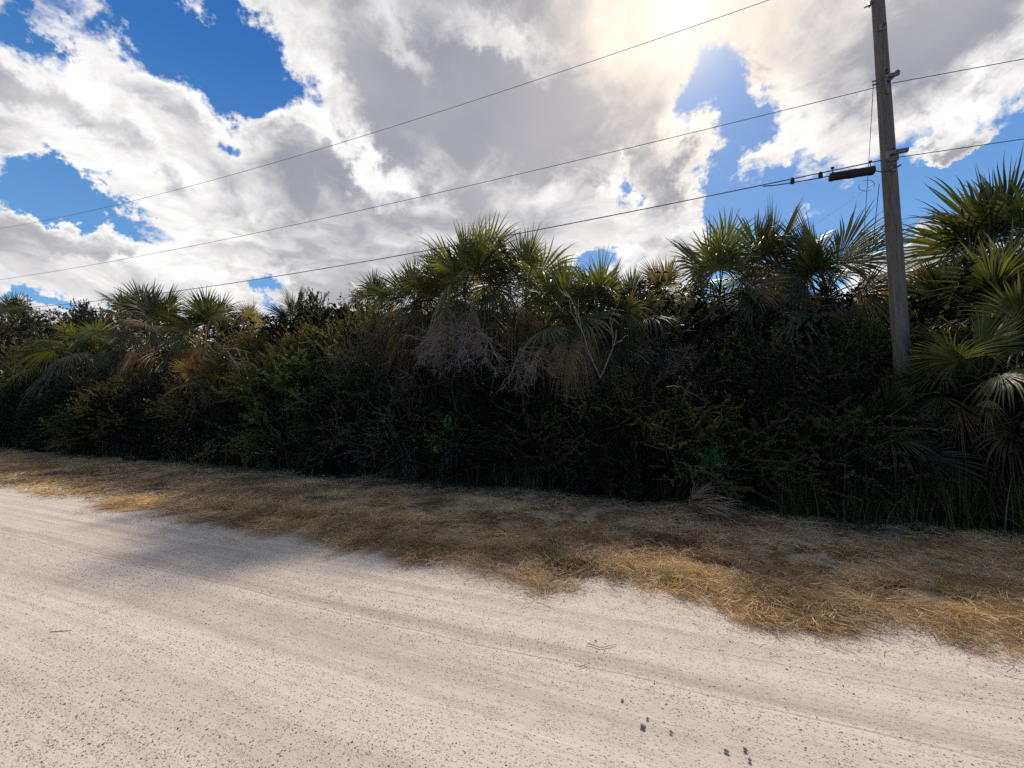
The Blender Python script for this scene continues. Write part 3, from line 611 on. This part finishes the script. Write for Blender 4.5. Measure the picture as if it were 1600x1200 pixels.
def scrub(N, t0, t1, zp, n_tw, tl, lpt, leaf, drop=14, low=0.0):
    px = r.uniform(-260, 1850, N); t_ = r.uniform(t0, t1, N); top = np.interp(px, SKY[:, 0], SKY[:, 1]) + drop
    dip = 75 * ((px > 195) & (px < 365) & (t_ < 11.5)) + 60 * ((px > 620) & (px < 900) & (t_ < 9.0)) + 30 * ((px > 1065) & (px < 1350) & (t_ < 10)) + 40 * ((px > 60) & (px < 190) & (t_ < 9))
    H = np.array([at_t(a_, b_ + e_, c_) for a_, b_, e_, c_ in zip(px, top, dip, t_)])
    z = np.minimum(H[:, 2], (t_ - 3.8) * .93 * r.uniform(.85, 1, N)) * (low + (1 - low) * r.random(N) ** zp); C = np.column_stack([H[:, :2], z])
    pole_ = at_t(1412, 580, 7.45)[:2] @ DS; C = C[~((np.abs(C[:, :2] @ DS - pole_) < .6) & (C[:, :2] @ DT < 7.9) & (z > 1.0))]; N = len(C)
    return sprays(r, C, np.tile([-DT[0] * .4, -DT[1] * .4, .3], (N, 1)), n_tw, tl, lpt, leaf, jit=1)
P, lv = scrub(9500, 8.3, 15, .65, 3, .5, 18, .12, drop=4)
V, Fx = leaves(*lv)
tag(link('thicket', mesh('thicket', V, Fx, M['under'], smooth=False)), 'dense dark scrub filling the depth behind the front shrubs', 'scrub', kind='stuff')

for nm, mt_, N_, lab in (('leafy_tangle', 'olive', 1300, 'olive vines and leafy twigs knitting the shrubs together'), ('leafy_tangle', 'green', 1900, 'green vines and leafy twigs knitting the shrubs together')):
    P, lv = scrub(N_, 7.8, 10.5, .6, 4, .42, 24, .055, drop=40, low=.2)
    V, Fx = leaves(*lv); tw = tubes(P, np.tile([.006, .0045, .003, .0015], (len(P), 1)), 3)
    tag(link(nm, mesh(nm, np.concatenate([V, tw[0]]), [Fx, tw[1] + len(V)], [M[mt_], M['stem']], [0, 1], smooth=False)), lab, 'vine tangle', kind='stuff')
# tall grass along the foot (stuff)
def blades(r, xy, L0, L1, wd, lean=.35):
    n = len(xy); L = r.uniform(L0, L1, n); az = r.uniform(0, 6.28, n); ln = np.abs(r.normal(0, lean, n)); u = np.linspace(0, 1, 6)
    h = np.column_stack([np.cos(az), np.sin(az), 0 * az]); C = np.column_stack([xy, np.zeros(n)])
    P = C[:, None] + np.array([0, 0, 1.]) * (L[:, None] * (u - .45 * (ln[:, None] * 1.5) * u ** 3)[:, :])[..., None] + h[:, None] * (L[:, None] * (ln[:, None] * u ** 1.8 + .1 * u))[..., None]
    sd_ = np.column_stack([-np.sin(az), np.cos(az), 0 * az]) + r.normal(0, .5, (n, 3)) * [1, 1, .1]; sd_ = unit(sd_)
    wv = wd * r.uniform(.6, 1.3, n)[:, None] * (1 - u ** 2 * .95)[None]
    V = np.stack([P + sd_[:, None] * wv[..., None], P - sd_[:, None] * wv[..., None]], 2).reshape(-1, 3); I = np.arange(n * 12).reshape(n, 6, 2)
    return V, np.stack([I[:, :-1, 0], I[:, :-1, 1], I[:, 1:, 1], I[:, 1:, 0]], -1).reshape(-1, 4)
def tufts(r, n, smin, smax, t0, t1, per, sprd):
    s = r.uniform(smin, smax, n); t_ = r.uniform(t0, t1, n); s = np.repeat(s, per) + r.normal(0, sprd, n * per); t_ = np.repeat(t_, per) + r.normal(0, sprd, n * per)
    q = s[:, None] * DS + t_[:, None] * DT; f_ = ground_pt(1135, 800); f2_ = ground_pt(560, 745)
    return q[(np.linalg.norm(q - f_, axis=1) > .62) & (np.linalg.norm(q - f2_, axis=1) > .7)]
b = MB()
b.add(*blades(r, tufts(r, 300, .8, 7.5, 6.2, 7.0, 22, .09), .35, .95, .006))
b.add(*blades(r, tufts(r, 160, -6, 1, 6.45, 7.1, 16, .08), .2, .7, .005))
b.add(*blades(r, tufts(r, 260, -30, -5, 6.45, 7.2, 12, .12), .2, .75, .008))
b.add(*blades(r, tufts(r, 500, -28, 7, 6.1, 6.8, 10, .08), .06, .2, .004, .6))
tag(b.build('tall_grass', M['grassb']), 'dark tall grass blades along the foot of the thicket', 'tall grass', kind='stuff')

# ------------------------------------------------------------------ bare brush
def brush(label, px, py, t, dirs, depth, L, rad, seed, name='bare_brush', mat='twig', spread=.55, grav=-.12, kids=(3, 4)):
    r = np.random.default_rng(seed); O = at_t(px, py, t); root = empty(name, tuple(O), label, 'dead branch', 'bare dead brush in the thicket'); b = MB()
    level = [(np.zeros(3), unit(np.array(d, float)), L, rad) for d in dirs]
    for dp in range(depth):
        nxt = []; PP, RR = [], []
        for (p, d, l, ra) in level:
            pts = [p]; dd = d.copy()
            for k in range(5):
                dd = unit(dd + r.normal(0, .16, 3) + [0, 0, grav]); pts.append(pts[-1] + dd * l / 5)
            pts = np.array(pts); PP.append(pts); RR.append(np.linspace(ra, ra * .6, 6))
            if dp < depth - 1:
                for k in range(r.integers(kids[0], kids[1] + 1)):
                    j = r.integers(1, 6); nd = unit(dd + r.normal(0, spread, 3)); nxt.append((pts[j], nd, l * r.uniform(.55, .85), ra * .70))
        b.add(*tubes(np.array(PP), np.array(RR), 4)); level = nxt
    b.build('branches', M[mat], root); return root
brush('pale leafless brush hanging like a broom below the tallest palm', 728, 508, 7.1, [(-.3, -.5, -.5), (.3, -.5, -.4), (.0, -.6, -.7), (-.7, -.3, -.35), (.6, -.4, -.2), (.15, -.6, -.6), (-.45, -.5, -.8), (.45, -.5, -.9), (-.9, -.3, -.2)], 5, .66, .008, 1, kids=(3, 4), grav=-.05, spread=.55)
brush('pale leafless brush spreading right of the hanging broom of twigs', 812, 545, 7.05, [(.7, -.4, -.25), (.3, -.6, -.5), (.9, -.2, -.15), (-.2, -.5, -.6), (.6, -.4, -.6)], 5, .56, .007, 2, kids=(2, 4), grav=-.035, spread=.55)
brush('small tangle of bare twigs low down under the hanging brush', 700, 672, 6.75, [(-.3, -.2, -.6), (.2, -.3, -.7), (-.1, -.4, -.5), (.35, -.3, -.3)], 4, .32, .007, 3)
brush('long pale branches leaning right among the rusty shrub on the left', 352, 545, 7.2, [(1, -.15, -.25), (.9, -.3, -.35)], 4, 1.0, .010, 4, kids=(2, 3), grav=-.03, spread=.35)
brush('two slender crossing bare stems right of the two upright palm fans', 938, 590, 7.0, [(-.35, -.1, .9), (.25, -.1, 1)], 3, .95, .013, 5, kids=(1, 2), grav=.0, spread=.3)
brush('fine pinkish bare twigs left below the three palms', 1040, 590, 7.0, [(-.4, -.3, .6), (.3, -.3, .7), (0, -.4, .8), (.6, -.2, .4), (-.7, -.2, .3)], 5, .42, .006, 6, kids=(2, 4), grav=.0, mat='stem')
brush('thin grey stem rising through dark leaves below the three palms', 1112, 690, 6.95, [(.03, 0, 1)], 3, 1.0, .010, 7, kids=(1, 2), grav=.0, spread=.25)
brush('bare twig spray in the shade between the bronze shrub and the pole', 1262, 640, 6.9, [(-.5, -.2, .4), (.5, -.2, .3), (.1, -.3, -.3)], 4, .36, .005, 8, kids=(2, 3))

# ------------------------------------------------------------------ fallen fronds and branches
def fallen(label, px, py, n, az0, seed, size=1.0, mat='dead', mb=None, zz=0):
    r = np.random.default_rng(seed); xy = ground_pt(px, py); root = empty('fallen_frond', (xy[0], xy[1], 0), label, 'palm frond', 'dead palm fronds on the verge'); b = MB()
    for k in range(n):
        az = az0 + r.normal(0, .25); ax = np.array([math.cos(az), math.sin(az), r.uniform(.15, .5)])
        base = np.array([r.normal(0, .06), r.normal(0, .06), .10 + .05 * k])
        V, Fq = fan(base, ax, (0, -.5, 1), (.62 + .12 * k / n) * size, 20, R(30), .45, rs=r, fold=.8, cup=.2, ragged=.3, join=.35)
        V[:, 2] = np.maximum(V[:, 2], .012); b.add(V, Fq)
    b.build('blade', M[mat], root); st = MB(); h = np.array([math.cos(az0), math.sin(az0), 0]); u = np.linspace(0, 1, 5)[:, None]
    pts = np.array([0, 0, .07]) - h * u * .6 * size; pts[:, 2] -= u[:, 0] * .05
    st.add(*tubes(pts[None], np.linspace(.014, .02, 5)[None], 5)); st.build('stalk', M[mat], root); return root
fallen('large dead brown palm frond lying at the grass edge on the right', 1088, 812, 4, .02, 1, 1.08, 'deadp')
fallen('crumpled pale dead frond heap at the thicket foot left of centre', 548, 742, 3, 1.4, 2, .6, 'deadp')
def stick(label, pts, rad, name='fallen_branch', mat='twig'):
    P = []
    for (a, b_, z) in pts: q = ground_pt(a, b_); P.append([q[0], q[1], z])
    P = np.array(P); o = P[0].copy(); o[2] = 0; r = np.random.default_rng(len(label)); u = np.linspace(0, 1, 14)
    Q = np.column_stack([np.interp(u, np.linspace(0, 1, len(P)), (P - o)[:, i]) for i in range(3)]) + r.normal(0, rad * .6, (14, 3)) * [1, 1, .3]
    Q[:, 2] = np.maximum(Q[:, 2], rad * .8)
    b = MB(); b.add(*tubes(Q[None], np.linspace(rad, rad * .5, 14)[None], 5)); b2 = b.build(name, M[mat], None, tuple(o)); return tag(b2, label, 'branch', 'fallen sticks')
stick('long pale fallen branch at the thicket foot left of centre', [(500, 741, .10), (560, 748, .05), (600, 752, .04)], .018)
stick('thin forked branch beside the crumpled frond heap', [(597, 752, .02), (615, 744, .2), (632, 738, .35)], .011)
stick('long thin dry stalk lying on the road in the near left corner', [(92, 1149, .024), (150, 1110, .026), (203, 1080, .024)], .0034, 'dry_stalk', 'stem')
stick('short dry stalk lying on the road above the long one', [(78, 993, .022), (112, 990, .022)], .003, 'dry_stalk', 'stem')
stick('curled bit of stalk on the road in the middle foreground', [(918, 1012, .024), (940, 1018, .024), (964, 1013, .024)], .003, 'dry_stalk')
stick('small dry stalk on the road below the curled bit', [(905, 1048, .022), (922, 1042, .022)], .002, 'dry_stalk')

def clump(label, px, py, rad, n, mt, seed, L=(.05, .16), name='grass_tuft', cat='grass tuft', lean=.5, grp='grass tufts on the verge'):
    r = np.random.default_rng(seed); o = ground_pt(px, py); xy = np.clip(r.normal(0, rad * .4, (n, 2)), -rad * .6, rad * .6); b = MB(); V, Fq = blades(r, xy, L[0], L[1], .0024, lean); V[:, 2] += .015; b.add(V, Fq)
    return tag(b.build(name, M[mt], None, (o[0], o[1], 0)), label, cat, grp)
clump('green grass tuft on the verge above the widest straw lobe', 868, 880, .22, 500, 'tuft', 1)
clump('green grass tuft beside the bare sandy patch right of centre', 1052, 912, .16, 420, 'tuft', 2)
clump('small green tuft on the sandy verge close to the right edge', 1500, 935, .2, 260, 'tuft', 3)
clump('low green grass patch at the road edge on the far left', 420, 800, .3, 420, 'tuft', 4)
def mound(label, px, py, rad, n, seed):
    r = np.random.default_rng(seed); o = ground_pt(px, py); a = r.uniform(0, 6.28, n); q = rad * np.sqrt(r.random(n)); xy = np.column_stack([q * np.cos(a) * 1.5, q * np.sin(a)]); z = .02 + .085 * np.clip(1 - (q / rad) ** 2, 0, 1) * r.random(n)
    az = r.uniform(0, 6.28, n); D = np.column_stack([np.cos(az), np.sin(az), r.normal(0, .2, n)]); L = r.uniform(.05, .16, n); C = np.column_stack([xy, z]); u = np.array([0, .5, 1.])
    P = C[:, None] + D[:, None] * (L[:, None] * u[None])[..., None]; P[..., 2] = np.maximum(P[..., 2] - .03 * u ** 2, .012); b = MB(); b.add(*tubes(P, np.tile([.0016, .0014, .0006], (n, 1)), 3))
    return tag(b.build('straw_heap', M['strawd'], None, (o[0], o[1], 0)), label, 'straw heap', 'heaps of mown straw')
mound('small dark heap of mown straw near the large fallen frond', 1048, 852, .26, 1500, 1)
mound('small dark heap of mown straw on the verge at the far left', 122, 742, .5, 1500, 2)
mound('low straw heap beside the sandy gap at the road edge', 888, 892, .2, 900, 3)
rs2 = np.random.default_rng(9)
for k, (a, b_, q, lab) in enumerate([(1005, 1140, .012, 'largest dark stone of the little cluster near the bottom of the road'), (1012, 1127, .007, 'dark stone right behind the largest one of the cluster'), (1049, 1148, .007, 'small dark stone on the right side of the stone cluster'),
        (1135, 1178, .009, 'left one of the three dark stones at the bottom edge of the road'), (1165, 1176, .009, 'upper right one of the three dark stones at the bottom edge'), (1172, 1192, .008, 'nearest one of the three dark stones at the bottom edge'),
        (973, 1098, .008, 'lone small dark stone left above the stone cluster'), (931, 1005, .009, 'lone dark stone beside the curled stalk on the road'), (1230, 1050, .007, 'lone small dark stone on the road towards the right')]):
    import bmesh
    bm = bmesh.new(); bmesh.ops.create_icosphere(bm, subdivisions=2, radius=q)
    ph = rs2.uniform(0, 6, 3)
    for v in bm.verts: v.co *= 1 + .3 * math.sin(v.co.x / q * 2.3 + ph[0]) * math.cos(v.co.y / q * 2.1 + ph[1]) + .10 * rs2.normal(); v.co.z *= .6
    me = bpy.data.meshes.new('stone'); bm.to_mesh(me); bm.free(); me.materials.append(M['darkstone']); g_ = ground_pt(a, b_)
    tag(link('stone', me, None, (g_[0], g_[1], .012 + q * .2)), lab, 'stone', 'dark stones on the road')
# ------------------------------------------------------------------ utility pole and wires
TP = 7.45
m, t = newmat('weathered_pole_wood'); tc_ = t.n.new('ShaderNodeTexCoord'); P = tc_.outputs['Object']
n_ = t.noise(t.v('MULTIPLY', P, (1, 1, .05)), 40, 8, .7); n2_ = t.noise(t.v('MULTIPLY', P, (1, 1, .3)), 5, 4, .6); n3_ = t.noise(t.v('MULTIPLY', P, (1, 1, .02)), 90, 3, .6)
c = t.ramp(n_, [(.3, (.06, .05, .04)), (.5, (.13, .11, .088)), (.7, (.21, .18, .145))]); c = t.mix(t.ss(n2_, .4, .65, 0, .55), c, (.12, .11, .085)); c = t.mix(t.ss(n3_, .60, .66, 0, .85), c, (.03, .024, .02))
p = t.n.new('ShaderNodeBsdfPrincipled'); t.put(p.inputs['Base Color'], c); p.inputs['Roughness'].default_value = .85
t.put(p.inputs['Normal'], t.bump(t.m('SUBTRACT', n_, n3_), .7, .01)); t.l.new(p.outputs[0], t.out.inputs[0]); M['pole'] = m
M['slender'] = M['twig']
M['wire'] = plain('wire_metal', [(.09, .09, .10), (.15, .15, .16)], 5, .5, bump=0, metal=.3)
M['steel'] = plain('galvanised_steel', [(.12, .12, .12), (.24, .24, .24)], 20, .5, bump=0, metal=.7)
M['black'] = plain('black_rubber', [(.010, .010, .012), (.022, .020, .022)], 30, .6, bump=.4)
top = at_t(1369, -40, TP); mid_ = at_t(1409, 560, TP); dv = (top - mid_); base = mid_ - dv * (mid_[2] / dv[2]); base[2] = 0; up = unit(dv); full = 10.5 / up[2]
rootp = empty('utility_pole', tuple(base), 'tall weathered wooden utility pole standing in the thicket on the right', 'utility pole')
K = 40; u = np.linspace(0, 1, K); pts = up[None] * (u * full)[:, None]; pts = pts + np.column_stack([.006 * np.sin(u * 9), .006 * np.cos(u * 7), 0 * u])
def prad(z): return .112 - .0040 * z
b = MB(); b.add(*tubes(pts[None], prad(u * full)[None], 28))
tipv = [pts[-1]]; b.build('shaft', M['pole'], rootp)
def axis_at(z): return up * (z / up[2])
def zpx(py):  # height of the pole axis seen at row py
    best = min(np.linspace(0, 10.5, 2001), key=lambda z: abs(proj(base + axis_at(z))[1] - py)); return best
def proj(P):
    d = np.asarray(P) - [0, 0, CH]; f = d[1] * cp + d[2] * sp_; v = -d[1] * sp_ + d[2] * cp
    return 800 + F * d[0] / f, 600 - F * v / f
def boxm(c, sx_, sy_, sz_, ax=None):
    "box with long axis along ax"
    ax = unit(np.asarray(ax if ax is not None else [1, 0, 0], float)); r_ = np.array([0, 0, 1.]) if abs(ax[2]) < .9 else np.array([0, 1., 0]); b_ = unit(np.cross(r_, ax)); c_ = np.cross(ax, b_)
    k = np.array([[i, j, l] for i in (-1, 1) for j in (-1, 1) for l in (-1, 1)], float)
    V = np.asarray(c) + k[:, :1] * ax * sx_ / 2 + k[:, 1:2] * b_ * sy_ / 2 + k[:, 2:] * c_ * sz_ / 2
    return V, np.array([[0, 1, 3, 2], [4, 6, 7, 5], [0, 4, 5, 1], [2, 3, 7, 6], [0, 2, 6, 4], [1, 5, 7, 3]])
def rod(p, q, r0, r1=None, sides=10, n=2):
    P = np.linspace(p, q, n); return tubes(P[None], np.linspace(r0, r1 or r0, n)[None], sides)
ds3 = np.array([DS[0], DS[1], 0]); dt3 = np.array([DT[0], DT[1], 0])
z2, z3, z4 = zpx(135), zpx(250), zpx(270); zt = zpx(3); zb = zpx(50)
front = -dt3
# wires: heights from the photograph's plane of the pole line, as smooth sagging curves
OFF = -.22    # conductors ride on the road side of the pole
def wire(label, pxs, rad, name='overhead_wire', t=TP + OFF, ext=(-75, 60), root=None, loc=None, s_to=None):
    pp = [at_t(a, b_, t) for a, b_ in pxs]; s = np.array([p[:2] @ DS for p in pp]); z = np.array([p[2] for p in pp])
    cf = np.polyfit(s, z, 2 if len(pp) > 2 else 1); lo, hi = ext; q = np.linspace(lo if lo is not None else s.min(), hi if hi is not None else s.max(), 160)
    zq = np.polyval(cf, q); P = np.column_stack([q[:, None] * DS + t * DT, zq]); 
    b = MB(); b.add(*tubes(P[None], np.full((1, len(q)), rad), 6)); o = b.build(name, M['wire']); return tag(o, label, 'wire', 'overhead wires on the pole line'), P
wire('highest overhead wire, crossing the sky above the tallest palm and past the sun', [(0, 357), (400, 262), (800, 140), (1020, 60), (1205, 0)], .0048)
w2, P2 = wire('second overhead wire, held by the upper clamp of the pole', [(0, 437), (350, 374), (700, 298), (1000, 228), (1250, 165), (1367, 137)], 0.0052, ext=(-75, 5.2))
spole = base[:2] @ DS
def wire_r(label, a, b_, rad):
    P = [at_t(*a, TP + OFF), at_t(*b_, TP + OFF)]; d = P[1] - P[0]; q = np.linspace(0, 14, 60)[:, None]; Q = P[0] + d * q; Q[:, 2] -= .0022 * (np.linalg.norm(d) * q[:, 0]) ** 1.5 * 0
    b = MB(); b.add(*tubes(Q[None], np.full((1, 60), rad), 6)); return tag(b.build('overhead_wire', M['wire']), label, 'wire', 'overhead wires on the pole line')
bpy.data.objects.remove(w2)
w2, P2 = wire('second overhead wire, held by the upper clamp of the pole', [(0, 437), (350, 374), (700, 298), (1000, 228), (1250, 165), (1392, 131)], 0.0052, ext=(-75, None))
wire_r('wire running right from the upper clamp of the pole', (1394, 130), (1600, 92), 0.0052)
w3, P3 = wire('lowest thick communication cable, passing behind the tallest palm to the pole', [(150, 470), (400, 438), (620, 401), (810, 362), (1000, 326), (1180, 293), (1283, 271), (1400, 246)], .0085, ext=(-75, None))
wire_r('wire running right from the lower clamp of the pole', (1402, 246), (1600, 217), .0055)
# cable branch that leaves the strand and enters the splice case
CP = [at_t(a, b_, TP + OFF) for a, b_ in [(1192, 291), (1215, 289), (1240, 285), (1270, 280), (1297, 275)]]
b = MB(); b.add(*tubes(np.array(CP)[None], np.full((1, 5), .008), 6)); tag(b.build('communication_cable', M['black']), 'short black cable dropping from the strand into the splice case', 'cable')
for k, (a, b_) in enumerate([(1238, 283), (1282, 274)]):
    c = at_t(a, b_, TP + OFF); bb = MB(); bb.add(*boxm(c, .05, .035, .085, ds3)); bb.add(*rod(c + [0, 0, .03], c + [0, 0, .055], .014)); tag(bb.build('cable_clamp', M['black']), ['black cable clamp on the strand, farther from the splice case', 'black cable clamp on the strand, next to the splice case'][k], 'clamp', 'cable clamps')
sa, sb = at_t(1296, 277, TP + OFF), at_t(1366, 266, TP + OFF); ax = unit(sb - sa)
rs_ = empty('splice_case', tuple((sa + sb) / 2), 'black cylindrical splice case hanging from the strand left of the pole', 'splice case'); c0 = (sa + sb) / 2
Ls = np.linalg.norm(sb - sa); u = np.array([-.5, -.5, -.48, -.42, -.41, -.1, -.09, .09, .1, .41, .42, .48, .5, .5]); rr = np.array([.001, .055, .066, .068, .062, .062, .066, .066, .062, .062, .068, .066, .055, .001])
b = MB(); b.add(*tubes((ax[None] * (u * Ls)[:, None])[None], rr[None], 20)); b.build('shell', M['black'], rs_)
for k in (-.42, .42):
    b = MB(); q = ax * Ls * k; b.add(*rod(q + [0, 0, .05], q + [0, 0, .145], .006)); b.add(*boxm(q + np.array([0, 0, .14]), .04, .02, .03, ds3)); b.build('hanger', M['black'], rs_)
# jumper between case and pole, loop of cable
pz = base + axis_at(z4) - dt3 * .16
q = np.linspace(0, 1, 12)[:, None]; J = sb + (pz - sb) * q; J[:, 2] -= .05 * np.sin(q[:, 0] * math.pi)
b = MB(); b.add(*tubes(J[None], np.full((1, 12), .007), 6)); tag(b.build('communication_cable', M['black']), 'short black cable joining the splice case to the pole', 'cable')
th = np.linspace(0, 2 * math.pi, 30); cc = at_t(1354, 290, TP + OFF); Lp = cc + ds3 * (.095 * np.cos(th))[:, None] + np.array([0, 0, 1]) * (.085 * np.sin(th))[:, None]
b = MB(); b.add(*tubes(Lp[None], np.full((1, 30), .0035), 6)); tag(b.build('cable_loop', M['wire']), 'thin ring of slack wire below the right end of the splice case', 'wire loop')
# pole hardware
def bracket(z, name, parts):
    c = axis_at(z); r_ = prad(z); b = MB()
    for f in parts(c, r_): b.add(*f)
    return b.build(name, M['steel'], rootp)
bracket(z2, 'clamp', lambda c, r_: [boxm(c - dt3 * (r_ + .015) + [0, 0, -.05], .05, .03, .30, ds3), boxm(c - dt3 * (r_ + .05) + ds3 * .06 + [0, 0, .04], .16, .05, .05, ds3 + [0, 0, .9]), rod(c - dt3 * (r_ + .0), c - dt3 * (r_ + .09), .012), boxm(c - dt3 * .22 + ds3 * .02 + [0, 0, .0], .14, .04, .045, ds3), rod(c - ds3 * (r_ + .05) + [0, 0, .06], c - ds3 * r_ * .5 + [0, 0, .06], .012)])
bracket(z3, 'clamp', lambda c, r_: [boxm(c - dt3 * (r_ + .015), .14, .03, .16, ds3), boxm(c - dt3 * .2 + ds3 * .04, .2, .05, .05, ds3), rod(c - dt3 * r_, c - dt3 * .24, .014), rod(c - dt3 * (r_ + .02) + [0, 0, .08], c - dt3 * (r_ + .05) + [0, 0, .08], .02)])
bracket(z4, 'hook', lambda c, r_: [rod(c - dt3 * r_ * .8, c - dt3 * (r_ + .10) + ds3 * .05, .012), boxm(c - dt3 * (r_ + .02), .07, .03, .08, ds3)])
bracket(zt, 'bolt', lambda c, r_: [rod(c - ds3 * r_ * .8, c - ds3 * (r_ + .09) - [0, 0, .03], .011), boxm(c - ds3 * (r_ + .02), .02, .06, .06, ds3)])
bracket(zb, 'plate', lambda c, r_: [boxm(c - dt3 * (r_ + .004), .09, .02, .10, ds3), rod(c - dt3 * r_, c - dt3 * (r_ + .05), .014)])
bracket(z2 + .12, 'bolt', lambda c, r_: [rod(c - ds3 * r_ * .8, c - ds3 * (r_ + .05), .011)])
bracket(z2 + .12, 'bolt', lambda c, r_: [rod(c - dt3 * r_ * .9, c - dt3 * (r_ + .03), .014)])
bracket(zpx(118), 'bolt', lambda c, r_: [rod(c - dt3 * r_ * .9, c - dt3 * (r_ + .03), .014)])
# guy wires and the service drop, going back over the thicket
def line(label, A, B, rad, name='guy_wire', bow=0.0):
    q = np.linspace(0, 1, 24)[:, None]; P = A + (B - A) * q; P[:, 2] -= bow * np.sin(q[:, 0] * math.pi)
    b = MB(); b.add(*tubes(P[None], np.full((1, 24), rad), 6)); return tag(b.build(name, M['wire']), label, 'wire', 'guy wires of the pole')
line('long thin guy wire dropping from the upper clamp, behind the splice case', base + axis_at(z2 + .1) - ds3 * .12, at_t(1338, 450, TP + 1.6) - np.array([0, 0, .5]), .004, bow=.12)
line('short guy wire dropping beside the pole from the hook', base + axis_at(z4 - .15) - ds3 * .13, at_t(1357, 450, TP + .9), .005)
line('slanting wire falling left from the hook of the pole behind the palms', base + axis_at(z4 - .08) - ds3 * .13, at_t(1290, 340, TP + 4.5) + (at_t(1290, 340, TP + 4.5) - base - axis_at(z4)) * .6, .0045, 'service_wire')
